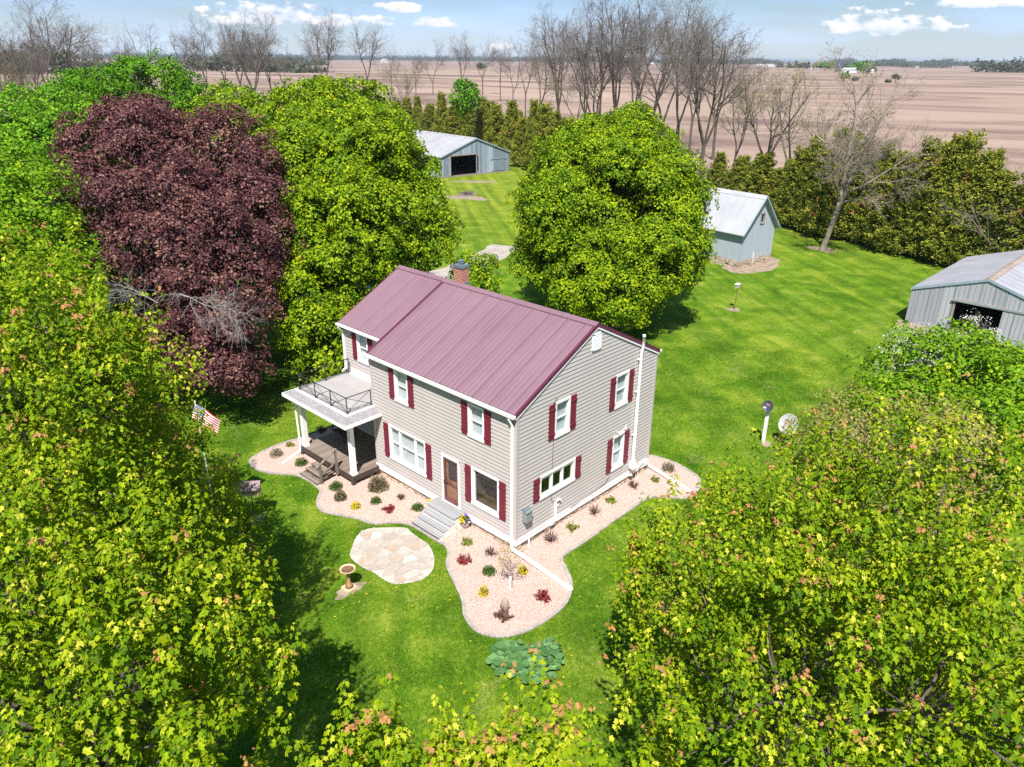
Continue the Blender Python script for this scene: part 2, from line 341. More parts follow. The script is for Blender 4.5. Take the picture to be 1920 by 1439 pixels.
def shingle(name):
    b = NB(name); v = b.pos(); s = b.node('ShaderNodeSeparateXYZ'); b.L.new(v, s.inputs[0])
    cv = b.node('ShaderNodeCombineXYZ'); b.L.new(s.outputs[1], cv.inputs[0]); b.L.new(s.outputs[0], cv.inputs[1])
    n = b.node('ShaderNodeTexBrick'); b.L.new(cv.outputs[0], n.inputs['Vector']); n.inputs['Scale'].default_value = 1.0
    n.inputs['Brick Width'].default_value = .30; n.inputs['Row Height'].default_value = .13; n.inputs['Mortar Size'].default_value = .008
    n.inputs['Color1'].default_value = (.22, .21, .215, 1); n.inputs['Color2'].default_value = (.31, .295, .30, 1); n.inputs['Mortar'].default_value = (.10, .095, .10, 1)
    return b.fin(b.mix(.25, n.outputs['Color'], b.ramp(b.noise(v, 25, 3), [(.3, (.1, .1, .1)), (.7, (.5, .48, .48))])), .9, .15)
def plank(name, c1, c2, freq, axis):
    b = NB(name); v = b.pos(); s = b.node('ShaderNodeSeparateXYZ'); b.L.new(v, s.inputs[0])
    if axis == 'u': q = b.math('ADD', b.math('MULTIPLY', s.outputs[0], .83), b.math('MULTIPLY', s.outputs[1], 1.0))
    else: q = s.outputs[1] if axis == 'y' else s.outputs[0]
    t = b.math('MULTIPLY', q, freq); fr = b.math('FRACT', t); idx = b.math('FLOOR', t)
    wn = b.node('ShaderNodeTexWhiteNoise', noise_dimensions='1D'); b.L.new(idx, wn.inputs['W'])
    grain = b.noise(b.mapv(v, (3, 25, 1) if axis == 'y' else (25, 3, 1)), 1, 4) if axis != 'u' else b.noise(b.mapv(v, (6, 6, .7)), 1.5, 5, .7)
    c = b.ramp(b.math('ADD', b.math('MULTIPLY', wn.outputs['Value'], .45), b.math('MULTIPLY', grain, .55)), [(.25, c1), (.75, c2)])
    gap = b.math('LESS_THAN', fr, .07 if axis != 'u' else .06)
    c = b.mix(b.math('MULTIPLY', gap, .8), c, (.02, .018, .016) if axis != 'u' else (.13, .16, .2))
    m = b.fin(c, .8, .2); b.bump(b.math('SUBTRACT', grain, gap), .5, .01); return m
def stone(name, scale):
    b = NB(name); v = b.mapv(b.pos(), (1, 1, 1.9)); c = b.voro(v, scale); sc = b.node('ShaderNodeSeparateColor'); b.L.new(c, sc.inputs[0])
    e = b.voro(v, scale, 'DISTANCE_TO_EDGE', 'Distance')
    base = b.ramp(sc.outputs[0], [(0, (.34, .25, .18)), (.35, (.50, .40, .29)), (.65, (.58, .47, .36)), (.85, (.40, .27, .22)), (1, (.62, .56, .50))])
    base = b.mix(b.rng(e, .0, .07, .85, 0), base, (.17, .13, .10))
    m = b.fin(b.mix(.3, base, b.ramp(b.noise(b.pos(), 14, 4), [(.3, (.2, .15, .1)), (.7, (.75, .66, .55))])), .9, .2); b.bump(b.rng(e, 0, .12), 1.0, .05); return m
def barkmat(name, c1, c2):
    b = NB(name); v = b.pos(); f = b.noise(b.mapv(v, (6, 6, 1.4)), 2, 5, .7)
    m = b.fin(b.ramp(f, [(.3, c1), (.7, c2)]), .9, .15); b.bump(f, .7, .05); return m
def glass():
    b = NB('window_glass'); g = b.node('ShaderNodeBsdfGlossy'); g.inputs['Roughness'].default_value = .02; g.inputs[0].default_value = (.92, .96, 1, 1)
    t = b.node('ShaderNodeBsdfTransparent'); t.inputs[0].default_value = (.82, .86, .86, 1); fr = b.node('ShaderNodeFresnel'); fr.inputs[0].default_value = 1.5
    mx = b.node('ShaderNodeMixShader'); lw = b.node('ShaderNodeLayerWeight'); lw.inputs[0].default_value = .5; b.L.new(b.math('ADD', .07, b.math('MULTIPLY', .5, b.math('POWER', lw.outputs['Facing'], 4.0))), mx.inputs[0]); b.L.new(t.outputs[0], mx.inputs[1]); b.L.new(g.outputs[0], mx.inputs[2]); b.L.new(mx.outputs[0], b.out.inputs[0])
    return b.m
def blind():
    b = NB('window_blind'); s = b.node('ShaderNodeSeparateXYZ'); b.L.new(b.pos(), s.inputs[0])
    fr = b.math('FRACT', b.math('MULTIPLY', s.outputs[2], 18.0))
    return b.fin(b.ramp(fr, [(0, (.35, .36, .38)), (.2, (.66, .67, .70)), (1, (.78, .79, .82))]), .7, .2)
STRIPE = 56.0; FIELDROT = 108.0
mats()
# ------------------------------------------------------------------ the farmhouse
EX = 0.165
house = empty('farmhouse', (4.5, 4.4, 0), 'beige sided two storey farmhouse with burgundy metal roof and burgundy shutters', 'house')
def fr_front(u, z, n): return (-n, u, z)            # wall x = 0, u = y, outward -x
def fr_gable(u, z, n): return (u, -n, z)            # wall y = 0, u = x, outward -y
XW = 1.58; YL = 8.75; YW = 12.93; XB = 9.0
def fr_wing(u, z, n): return (XW-n, u, z)
def fr_wend(u, z, n): return (u, YW+n, z)
def fr_back(u, z, n): return (XB+n, u, z)
def fr_step(u, z, n): return (u, YL+n, z)           # short return wall between main block and wing
def laps(mb, m, u0, u1, z0, z1, openings=(), uf=None):
    k = 0; z = z0
    while z < z1-1e-4:
        zt = min(z+EX, z1); a, b2 = (u0, u1) if uf is None else uf(zt)
        at, bt = a, b2
        ab, bb = (u0, u1) if uf is None else uf(z)
        zc = (z+zt)/2
        segs = [(a, b2)]
        for (o0, o1, p0, p1) in openings:
            if p0 < zc < p1:
                ns = []
                for s0, s1 in segs:
                    if o1 <= s0 or o0 >= s1: ns.append((s0, s1)); continue
                    if o0 > s0: ns.append((s0, o0))
                    if o1 < s1: ns.append((o1, s1))
                segs = ns
        for s0, s1 in segs:
            if s1-s0 < .01: continue
            l0 = ab if s0 == a else s0; l1 = bb if s1 == b2 else s1
            nb, ntp = .026, .0
            mb.add([m(l0, z, nb), m(l1, z, nb), m(s1, zt, ntp), m(s0, zt, ntp), m(l0, z, -.02), m(l1, z, -.02), m(s1, zt, -.02), m(s0, zt, -.02)],
                   [(0, 1, 2, 3), (0, 4, 5, 1), (5, 4, 7, 6), (0, 3, 7, 4), (1, 5, 6, 2)])
        z = zt
WIN = []   # (frame, u0, u1, z0, z1, kind, shutters)
Zt = 0.55
WIN += [(fr_front, 6.20, 7.09, 4.30, 5.76, 'dh', .34), (fr_front, 1.67, 2.56, 4.25, 5.66, 'dh', .34), (fr_front, 5.21, 7.69, 1.26, 2.95, 'tri', .34), (fr_front, .88, 2.42, 1.22, 2.93, 'fix', .34)]
WIN += [(fr_gable, 2.11, 3.01, 4.26, 5.77, 'dh', .34), (fr_gable, 5.98, 6.90, 4.19, 5.71, 'dh', .34), (fr_gable, 6.04, 6.90, 1.14, 2.81, 'dh', .34), (fr_gable, 1.31, 3.48, 1.83, 2.86, 'case', .34)]
WIN += [(fr_wing, 11.08, 11.95, 4.30, 5.76, 'dh', .34)]
WIN += [(fr_back, 1.6, 2.5, 4.28, 5.74, 'dh', .34), (fr_back, 6.2, 7.1, 4.28, 5.74, 'dh', .34), (fr_back, 1.6, 2.5, 1.26, 2.9, 'dh', .34), (fr_back, 6.2, 7.1, 1.26, 2.9, 'dh', .34), (fr_wend, 4.2, 5.1, 4.28, 5.74, 'dh', .34), (fr_wing, 11.0, 11.9, 1.4, 2.9, 'dh', 0)]
DOOR = (fr_front, 3.12, 4.21, .60, 2.84)
DOOR2 = (fr_wing, 9.5, 10.4, .55, 2.65)
def ops(fr): return [(a+.09, b2-.09, c+.09, d-.09) for (f, a, b2, c, d, k, s) in WIN if f is fr]+[(D[1]+.07, D[2]-.07, D[3]-.1, D[4]-.08) for D in (DOOR, DOOR2) if D[0] is fr]
ZE = 6.01; SL = 0.52; ZR = 8.35
def build_house():
    def wall(mb): return mb.build('siding_wall', MT['siding'], house)
    mb = MB(); laps(mb, fr_front, 0.0, YL, Zt, 5.95, ops(fr_front)); wall(mb)
    mb = MB()
    def gl(z): return (0.0, XB) if z <= 5.98 else (max(0, (z-5.98)/SL), XB-max(0, (z-5.98)/SL))
    laps(mb, fr_gable, 0, XB, Zt, 8.28, ops(fr_gable), gl); wall(mb)
    mb = MB(); laps(mb, fr_wing, YL, YW, Zt, 5.95, ops(fr_wing)); wall(mb)
    mb = MB(); laps(mb, fr_step, 0.0, XW, Zt, 6.0, ()); wall(mb)
    mb = MB(); laps(mb, fr_back, 0.0, YW, Zt, 5.95, ops(fr_back)); wall(mb)
    def wl(z):
        q = max(0, (z-6.0)/SL); return (XW+q, XB-q)
    mb = MB(); laps(mb, fr_wend, XW, XB, Zt, 7.85, ops(fr_wend), wl); wall(mb)
    # corner posts
    for (m, u, n, u2) in ((fr_gable, 0, 0, 0), (fr_gable, XB, 0, 0), (fr_step, 0, 0, 0), (fr_wend, XW, 0, 0), (fr_wend, XB, 0, 0)):
        mb = MB(); s = 1 if u > 5 else -1
        mb.mbox(m, u-.10 if s > 0 else u-.032, u+.032 if s > 0 else u+.10, Zt, 5.90 if m is not fr_wend else 5.9, -.10, .034)
        mb.build('corner_post', MT['siding'], house)
    # white skirt board with a lip, two runs per wall
    mb = MB()
    for m, a, b2 in ((fr_front, -.05, DOOR[1]-.48), (fr_front, DOOR[2]+.08, YL+.05), (fr_gable, -.05, XB+.05), (fr_wing, YL+.05, YW), (fr_back, 0, YW), (fr_wend, XW-.05, XB+.05)):
        mb.mbox(m, a, b2, .33, Zt, -.01, .052); mb.mbox(m, a, b2, Zt, Zt+.018, -.01, .07)
    mb.build('skirt_board', MT['white'], house)
    # stone foundation: coursed field stone, slightly uneven
    rng = random.Random(4); mb = MB()
    for m, a, b2 in ((fr_front, -.02, YL), (fr_gable, .0, XB), (fr_wing, YL, YW), (fr_back, 0, YW), (fr_wend, XW, XB)):
        mb.mbox(m, a, b2, -.1, .33, -.3, -.06)
        for row, (q0, q1) in enumerate(((-.05, .15), (.16, .33))):
            u = a
            while u < b2:
                l = rng.uniform(.28, .62); e = min(u+l, b2)
                n = rng.uniform(-.045, .015); h = rng.uniform(-.02, .0)
                mb.mbox(m, u+.008, e-.008, q0, q1+h, -.2, n); u = e
    mb.build('stone_foundation', MT['stone'], house, bevel=.025)
    build_roofs(); build_windows(); build_doors(); build_gutters(); build_gable_items(); build_porch(); build_steps(); build_chimney()
def ribbed(name, x0, z0, x1, z1, y0, y1, pitch_y=0.914, phase=0.0):
    """ribbed metal sheet from eave (x0,z0) to ridge (x1,z1), seams every panel"""
    pr = []   # (y, h)
    k = math.floor((y0-phase)/(pitch_y/4))
    prof = []
    yy = phase+k*pitch_y/4
    while yy < y1+pitch_y/4:
        major = (round((yy-phase)/(pitch_y/4)) % 4 == 0)
        h = .036 if major else .012; w1 = .026 if major else .020
        prof += [(yy-w1-.012, 0), (yy-w1*.45, h), (yy+w1*.45, h), (yy+w1+.012, 0)]
        if major: prof += [(yy+w1+.013, -.05), (yy+w1+.040, -.05), (yy+w1+.041, 0)]
        yy += pitch_y/4
    prof = [(min(max(q, y0), y1), h) for q, h in prof if y0-.001 <= q <= y1+.001]
    prof = [(y0, 0)]+prof+[(y1, 0)]
    nx, nz = -(z1-z0), (x1-x0); l = math.hypot(nx, nz); nx /= l; nz /= l
    if nz < 0: nx, nz = -nx, -nz
    V = []; F = []
    for (q, h) in prof:
        V += [(x0+nx*h, q, z0+nz*h), (x1+nx*h, q, z1+nz*h)]
    n = len(prof)
    for i in range(n-1): F.append((2*i, 2*i+1, 2*i+3, 2*i+2))
    b = len(V)
    th = .07
    V += [(x0-nx*th, y0, z0-nz*th), (x1-nx*th, y0, z1-nz*th), (x1-nx*th, y1, z1-nz*th), (x0-nx*th, y1, z0-nz*th)]
    F.append((b, b+1, b+2, b+3)); F.append((0, b, b+3, 2*n-2)); F.append((0, 1, b+1, b)); F.append((2*n-2, 2*n-1, b+2, b+3))
    mb = MB(); mb.add(V, F); return mb
def build_roofs():
    ov = .12; y0, y1 = -.05, 8.80
    r1 = ribbed('a', -ov, ZE-.0, 4.5, ZR, y0, y1, phase=.35).build('main_roof', MT['roof'], house)
    mb = MB()
    ribs = ribbed('b', XB+ov, ZE, 4.5, ZR, y0, y1, phase=.35); sub(ribs, 'rear_slope', MT['roof'], r1, house)
    c = MB(); w_ = .19; dz = w_*SL
    for s in (-1, 1):
        c.hexa([(4.5, y0-.03, ZR+.045), (4.5+s*w_, y0-.03, ZR+.045-dz), (4.5+s*w_, y1+.03, ZR+.045-dz), (4.5, y1+.03, ZR+.045), (4.5, y0-.03, ZR+.07), (4.5+s*w_, y0-.03, ZR+.062-dz), (4.5+s*w_, y1+.03, ZR+.062-dz), (4.5, y1+.03, ZR+.07)])
        c.hexa([(4.5+s*w_, y0-.03, ZR+.02-dz), (4.5+s*(w_+.008), y0-.03, ZR+.02-dz), (4.5+s*(w_+.008), y1+.03, ZR+.02-dz), (4.5+s*w_, y1+.03, ZR+.02-dz), (4.5+s*w_, y0-.03, ZR+.062-dz), (4.5+s*(w_+.008), y0-.03, ZR+.062-dz), (4.5+s*(w_+.008), y1+.03, ZR+.062-dz), (4.5+s*w_, y1+.03, ZR+.062-dz)])
    sub(c, 'ridge_cap', MT['roof'], r1, house)
    # rake trim: burgundy metal angle over a white board, both gables of the main block
    def rake(xa, za, xb, zb, y, s, zdrop0, zdrop1, th, top=False):
        m = MB(); yo = y+s*th
        m.hexa([(xa, y, za-zdrop1), (xb, y, zb-zdrop1), (xb, yo, zb-zdrop1), (xa, yo, za-zdrop1), (xa, y, za-zdrop0), (xb, y, zb-zdrop0), (xb, yo, zb-zdrop0), (xa, yo, za-zdrop0)])
        return m
    for (y, s) in ((y0, -1), (y1, 1)):
        mm = MB()
        for (xa, xb) in ((-ov, 4.5), (XB+ov, 4.5)):
            q = rake(xa, ZE, xb, ZR, y, s, -.045, .125, .022); mm.add(q.v, q.f)
            q = rake(xa, ZE, xb, ZR, y-s*.07, s, -.055, -.042, .10); mm.add(q.v, q.f)
        sub(mm, 'rake_trim', MT['roofshade'], r1, house)
        mm = MB()
        for (xa, xb) in ((-ov+.02, 4.5), (XB+ov-.02, 4.5)):
            q = rake(xa, ZE, xb, ZR, y, s, .128, .20, .016); mm.add(q.v, q.f)
        sub(mm, 'rake_board', MT['white'], r1, house)
    # wing roof
    zr = ZE+SL*(5.29-(XW-.20)); xe = XW-.20
    r2 = ribbed('c', xe, ZE, 5.29, zr, 8.62, 13.12, phase=.55).build('wing_roof', MT['roof'], house)
    sub(ribbed('d', XB+.2, ZE, 5.29, zr, 8.62, 13.12, phase=.55), 'rear_slope', MT['roof'], r2, house)
    c = MB()
    for s in (-1, 1):
        c.hexa([(5.29, 8.7, zr+.045), (5.29+s*w_, 8.7, zr+.045-dz), (5.29+s*w_, 13.15, zr+.045-dz), (5.29, 13.15, zr+.045), (5.29, 8.7, zr+.07), (5.29+s*w_, 8.7, zr+.062-dz), (5.29+s*w_, 13.15, zr+.062-dz), (5.29, 13.15, zr+.07)])
        c.box(5.29+s*w_-.006, 5.29+s*w_+.006, 8.7, 13.15, zr+.02-dz, zr+.058-dz)
    sub(c, 'ridge_cap', MT['roof'], r2, house)
    mm = MB()
    for (xa, xb) in ((xe, 5.29), (XB+.2, 5.29)):
        q = rake(xa, ZE, xb, zr, 13.12, 1, -.045, .125, .022); mm.add(q.v, q.f)
    sub(mm, 'rake_trim', MT['roofshade'], r2, house)
    # soffits and fascia
    mb = MB(); mb.box(-.13, 0.0, -.03, 8.78, 5.88, 5.90); mb.box(-.135, -.12, -.05, 8.80, 5.88, 5.985); mb.build('soffit', MT['white'], house); mb = MB(); mb.box(xe, XW, 8.8, 13.1, 5.88, 5.90); mb.box(xe-.015, xe, 8.8, 13.12, 5.88, 5.985); mb.build('soffit', MT['white'], house); mb = MB()
    mb.box(XB, XB+.13, -.03, 13.1, 5.88, 5.90); mb.box(XB+.12, XB+.135, -.05, 13.12, 5.88, 5.985)
    mb.build('soffit', MT['white'], house)
def window(m, u0, u1, z0, z1, kind, sh):
    W = MB(); c = .085; pr = .045
    sides = [(u0, u0+c), (u1-c, u1)]
    for a, b2 in sides: W.mbox(m, a, b2, z0, z1, -.02, pr)
    W.mbox(m, u0, u1, z1-c, z1+.012, -.02, pr+.004); W.mbox(m, u0-.015, u1+.015, z0-.02, z0+c, -.02, pr+.02)
    # inner jambs reach back to the sash
    for a, b2 in ((u0+c, u0+c+.02), (u1-c-.02, u1-c)): W.mbox(m, a, b2, z0+c, z1-c, -.13, .012)
    W.mbox(m, u0+c, u1-c, z0+c, z0+c+.025, -.13, .02); W.mbox(m, u0+c, u1-c, z1-c-.02, z1-c, -.13, .012)
    wo = W.build('window', MT['white'], house)
    a, b2, q0, q1 = u0+c+.02, u1-c-.02, z0+c+.025, z1-c-.02
    bays = [(a, b2)]
    if kind == 'tri':
        w3 = b2-a; bays = [(a, a+w3*.27), (a+w3*.27, b2-w3*.27), (b2-w3*.27, b2)]
    if kind == 'case':
        w3 = (b2-a)/3; bays = [(a+i*w3, a+(i+1)*w3) for i in range(3)]
    S = MB(); Gm = MB(); Bl = MB()
    t = .035 if kind != 'fix' else .03
    for i, (s0, s1) in enumerate(bays):
        if i > 0: S.mbox(m, s0-.035, s0+.035, q0, q1, -.12, .022)
        s0 += .035 if i > 0 else 0; s1 -= .035 if i < len(bays)-1 else 0
        if kind in ('dh', 'tri'):
            zm = (q0+q1)/2
            for (r0, r1, n) in ((zm-.02, q1, -.03), (q0, zm+.02, -.065)):
                S.mbox(m, s0, s0+t, r0, r1, n-.03, n); S.mbox(m, s1-t, s1, r0, r1, n-.03, n)
                S.mbox(m, s0, s1, r0, r0+t+.008, n-.03, n+.003); S.mbox(m, s0, s1, r1-t, r1, n-.03, n+.003)
                Gm.add([m(s0+t, r0+t, n-.015), m(s1-t, r0+t, n-.015), m(s1-t, r1-t, n-.015), m(s0+t, r1-t, n-.015)], [(0, 1, 2, 3)])
            Bl.add([m(s0, q0, -.125), m(s1, q0, -.125), m(s1, q1, -.125), m(s0, q1, -.125)], [(0, 1, 2, 3)])
        else:
            n = -.035
            S.mbox(m, s0, s0+t, q0, q1, n-.03, n); S.mbox(m, s1-t, s1, q0, q1, n-.03, n); S.mbox(m, s0, s1, q0, q0+t, n-.03, n); S.mbox(m, s0, s1, q1-t, q1, n-.03, n)
            Gm.add([m(s0+t, q0+t, n-.015), m(s1-t, q0+t, n-.015), m(s1-t, q1-t, n-.015), m(s0+t, q1-t, n-.015)], [(0, 1, 2, 3)])
    sub(S, 'sash', MT['white'], wo, house); sub(Gm, 'glass_pane', MT['glass'], wo, house)
    if Bl.v: sub(Bl, 'window_blind', MT['blind'], wo, house)
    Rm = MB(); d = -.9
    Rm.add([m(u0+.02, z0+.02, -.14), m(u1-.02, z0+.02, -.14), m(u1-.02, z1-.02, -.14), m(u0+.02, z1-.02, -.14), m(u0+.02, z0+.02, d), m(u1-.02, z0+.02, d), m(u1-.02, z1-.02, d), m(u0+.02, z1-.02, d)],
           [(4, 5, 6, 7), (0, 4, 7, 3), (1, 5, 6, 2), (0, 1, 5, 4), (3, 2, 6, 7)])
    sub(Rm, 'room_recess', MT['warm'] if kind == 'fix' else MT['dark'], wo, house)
    if sh:
        for s in (-1, 1):
            e0, e1 = (u0-.022-sh, u0-.022) if s < 0 else (u1+.022, u1+.022+sh)
            if m is fr_wing and s < 0: continue
            H = MB(); bw = (e1-e0)/3
            for k in range(3): H.mbox(m, e0+k*bw+.004, e0+(k+1)*bw-.004, z0-.01, z1-.02, .012, .050)
            H.mbox(m, e0+.004, e1-.004, z0, z1-.03, .008, .030)
            hh = z1-z0
            for zz in (z0+hh*.13, z0+hh*.82): H.mbox(m, e0, e1, zz, zz+.075, .045, .078)
            H.build('shutter', MT['shutter'], house)
    return wo
def build_windows():
    for wdef in WIN: window(*wdef)
    H = MB(); m = fr_wing; e0, e1 = 10.72, 11.06
    bw = (e1-e0)/3
    for k in range(3): H.mbox(m, e0+k*bw+.004, e0+(k+1)*bw-.004, 4.29, 5.74, .012, .050)
    for zz in (4.49, 5.5): H.mbox(m, e0, e1, zz, zz+.075, .045, .078)
    H.build('shutter', MT['shutter'], house)
def door(D, kind):
    m, u0, u1, z0, z1 = D
    F = MB(); c = .10
    F.mbox(m, u0, u0+c, z0, z1, -.02, .045); F.mbox(m, u1-c, u1, z0, z1, -.02, .045); F.mbox(m, u0, u1, z1-c, z1+.01, -.02, .05); F.mbox(m, u0-.01, u1+.01, z0-.05, z0+.03, -.05, .07)
    fo = F.build('door_frame', MT['white'], house)
    a, b2, q0, q1 = u0+c, u1-c, z0+.03, z1-c
    S = MB(); t = .09
    S.mbox(m, a, a+t, q0, q1, -.03, .018); S.mbox(m, b2-t, b2, q0, q1, -.03, .018); S.mbox(m, a, b2, q1-t, q1, -.03, .02); S.mbox(m, a, b2, q0, q0+.15, -.03, .02); S.mbox(m, a, b2, q0+.92, q0+.95, -.03, .02)
    d = S.build('storm_door', MT['doorframe'], house)
    Gm = MB(); Gm.add([m(a+t, q0+.15, -.005), m(b2-t, q0+.15, -.005), m(b2-t, q1-t, -.005), m(a+t, q1-t, -.005)], [(0, 1, 2, 3)]); sub(Gm, 'glass_pane', MT['glass'], d, house)
    H = MB(); H.mbox(m, b2-.075, b2-.03, q0+.86, q0+.99, .018, .06); H.mbox(m, b2-.12, b2-.05, q0+.90, q0+.925, .045, .06); sub(H, 'handle', MT['blackmetal'], d, house)
    I = MB(); I.mbox(m, a, b2, q0, q1, -.14, -.10)
    ww = b2-a
    for (x0, x1, y0, y1) in ((.12, .46, .08, .42), (.54, .88, .08, .42)):
        I.mbox(m, a+ww*x0, a+ww*x1, q0+(q1-q0)*y0, q0+(q1-q0)*y1, -.11, -.085)
    io = I.build('inner_door', MT['doorwood'], house)
    L = MB(); L.mbox(m, a+ww*.2, a+ww*.8, q0+(q1-q0)*.5, q0+(q1-q0)*.92, -.12, -.094); sub(L, 'door_light', MT['dark'], io, house)
    K = MB(); K.lathe(m(a+ww*.85, q0+.95, -.07), [(.0, -.03), (.03, 0), (.0, .03)], 8); sub(K, 'door_knob', MT['blackmetal'], io, house)
def build_doors():
    door(DOOR, 1); door(DOOR2, 2)
def gutter(x0, x1, y0, y1, zt):
    g = MB(); t = .008; s = 1 if x1 > x0 else -1
    a, b2 = min(x0, x1), max(x0, x1)
    g.box(a, b2, y0, y1, zt-.10, zt-.10+t); g.box(a, a+t, y0, y1, zt-.10, zt); g.box(b2-t, b2, y0, y1, zt-.10, zt)
    out = a if s < 0 else b2
    g.box(out-.012, out+.012, y0, y1, zt-.004, zt+.012)
    g.box(a, b2, y0, y0+t, zt-.10, zt); g.box(a, b2, y1-t, y1, zt-.10, zt)
    k = y0+.4
    while k < y1: g.box(a, b2, k, k+.02, zt-.02, zt-.012); k += .6
    return g
def downspout(name, pts, w_=.085, d_=.065):
    g = MB()
    for p, q in zip(pts[:-1], pts[1:]): g.bar(p, q, w_, d_)
    return g
def build_gutters():
    g0 = gutter(-.136, -.262, -.08, 8.98, 5.985).build('gutter', MT['white'], house)
    g1 = gutter(XW-.216, XW-.336, 8.98, 13.18, 5.985).build('gutter', MT['white'], house)
    g2 = gutter(XB+.136, XB+.262, -.08, 13.1, 5.985).build('gutter', MT['white'], house)
    D = downspout('d', [(-.20, .20, 5.90), (-.20, .20, 5.78), (-.075, .16, 5.50), (-.075, .16, .42), (-.10, .08, .22)], .10, .075).build('downspout', MT['white'], house)
    e = (-0.27, -3.06); E = MB(); E.bar((-.10, .10, .19), (e[0], e[1], .09), .125, .085); E.tube([(-.09, .14, .42), (-.11, .08, .20), (-.16, .0, .17)], .055, 8)
    sub(E, 'drain_extension', MT['white'], D, house)
    D = downspout('d', [(XW-.28, 13.0, 5.9), (XW-.28, 13.0, 5.8), (XW-.08, 12.98, 5.5), (XW-.08, 12.98, 3.62), (XW-.35, 12.9, 3.56)], .10, .075).build('downspout', MT['white'], house)
    D = downspout('d', [(XB+.2, .22, 5.9), (XB+.2, .22, 5.8), (XB+.06, .2, 5.5), (XB+.06, .2, .45), (XB+.1, .1, .2)], .10, .075).build('downspout', MT['white'], house)
    e0 = (9.15, 0.05); e = (8.62, -2.66); E = MB(); E.bar((e0[0], e0[1], .17), (e[0], e[1], .09), .125, .085); E.tube([(XB+.02, .1, .3), (e0[0], e0[1], .17)], .055, 8)
    sub(E, 'drain_extension', MT['white'], D, house)
    e0 = (-1.23, 13.1); e = (-2.65, 12.67)
    D = downspout('d', [(-1.52, 12.78, 3.12), (-1.55, 12.86, 2.95), (-1.52, 12.86, .5), (-1.6, 12.8, .2)], .08, .06).build('downspout', MT['white'], house)
    E = MB(); E.bar((e0[0], e0[1], .13), (e[0], e[1], .05), .13, .09); sub(E, 'drain_extension', MT['white'], D, house)
def build_gable_items():
    m = fr_gable
    V = MB(); V.mbox(m, 4.20, 4.78, 7.25, 7.98, 0.0, .033)
    V2 = MB()
    for k in range(9):
        z = 7.33+k*.066
        V2.add([m(4.27, z, .034), m(4.71, z, .034), m(4.71, z+.045, .036), m(4.27, z+.045, .036), m(4.27, z-.004, .066), m(4.71, z-.004, .066), m(4.71, z+.008, .066), m(4.27, z+.008, .066)], [(4, 5, 6, 7), (3, 2, 6, 7), (0, 1, 5, 4), (0, 3, 7, 4), (1, 2, 6, 5)])
    v = V.build('gable_vent', MT['white'], house); V.v, V.f = [], []
    for a in ((4.22, 4.265, 7.27, 7.96), (4.715, 4.76, 7.27, 7.96), (4.22, 4.76, 7.92, 7.96), (4.22, 4.76, 7.27, 7.31)): V2.mbox(m, *a, .03, .068)
    sub(V2, 'louvre', MT['white'], v, house)
    # radon pipe with fan
    x = 7.55; y = -.14
    p = MB(); p.tube([(x, y, 1.2), (x, y, 6.25), (x, y-.02, 6.45), (x, y-.06, 6.6), (x, y-.06, 7.1)], .062, 12); po = p.build('radon_vent_pipe', MT['white'], house, smooth=True)
    f = MB(); f.lathe((x, y-.02, 0), [(.065, .62), (.10, .68), (.18, .74), (.20, .86), (.18, 1.00), (.10, 1.10), (.07, 1.22)], 18); f.tube([(x, y-.02, .66), (x-.02, y-.02, .4), (x-.1, y+.1, .38)], .065, 10)
    sub(f, 'fan_housing', MT['white'], po, house, True)
    br = MB(); [br.box(x-.09, x+.09, y, 0, z, z+.04) for z in (2.4, 4.5, 6.0)]; br.tube([(x, y-.06, 7.08), (x, y-.06, 7.16)], .07, 12); sub(br, 'bracket', MT['whitedirty'], po, house)
    # electric meter box, tilted lid
    b = MB(); b.mbox(m, .33, .66, 1.30, 1.78, .0, .24); bo = b.build('meter_box', MT['grey'], house, bevel=.01)
    l = MB(); l.add([m(.31, 1.72, .27), m(.68, 1.72, .27), m(.68, 1.83, .0), m(.31, 1.83, .0), m(.31, 1.745, .27), m(.68, 1.745, .27), m(.68, 1.855, .0), m(.31, 1.855, .0)], [(0, 1, 2, 3), (4, 5, 6, 7), (0, 1, 5, 4), (1, 2, 6, 5), (3, 0, 4, 7)]); sub(l, 'lid', MT['flash'], bo, house)
    # cane shaped pvc pipe, small boxes, cable, spigot posts
    c = MB(); c.tube([(2.25, -.09, .45), (2.25, -.09, 1.30), (2.30, -.10, 1.38), (2.45, -.11, 1.40), (2.52, -.12, 1.34)], .04, 8); c.build('pvc_vent', MT['white'], house, True)
    c = MB(); c.mbox(m, 1.95, 2.17, .36, .53, .05, .14); c.mbox(m, 2.42, 2.52, 1.02, 1.18, .0, .06); c.build('outlet_box', MT['whitedirty'], house)
    c = MB(); c.tube([(.62, -.14, 0), (.62, -.14, .40)], .028, 8); c.build('stub_pipe', MT['white'], house)
    c = MB(); c.tube([(7.95, -.18, 0), (7.95, -.18, .62), (8.4, -.1, .64), (8.7, -.08, .55)], .03, 8); c.mbox(m, 8.2, 8.65, .62, .70, .02, .10); c.mbox(m, 8.6, 8.8, .42, .72, .04, .15); c.build('utility_pipe', MT['whitedirty'], house)
    for pts, q in (([(2.2, -.03, 5.95), (2.05, -.03, 5.8), (2.0, -.03, 5.77)], .012), ([(2.05, -.035, 4.2), (2.02, -.035, 2.9)], .009), ([(2.0, -.035, 1.8), (2.05, -.035, 1.5), (2.2, -.035, 1.25)], .009), ([(6.0, -.03, 1.1), (5.95, -.03, .9), (5.6, -.06, .72), (4.6, -.07, .66), (3.2, -.07, .60)], .010)):
        c = MB(); c.tube(pts, q, 5); c.build('wall_cable', MT['darkwood'], house)
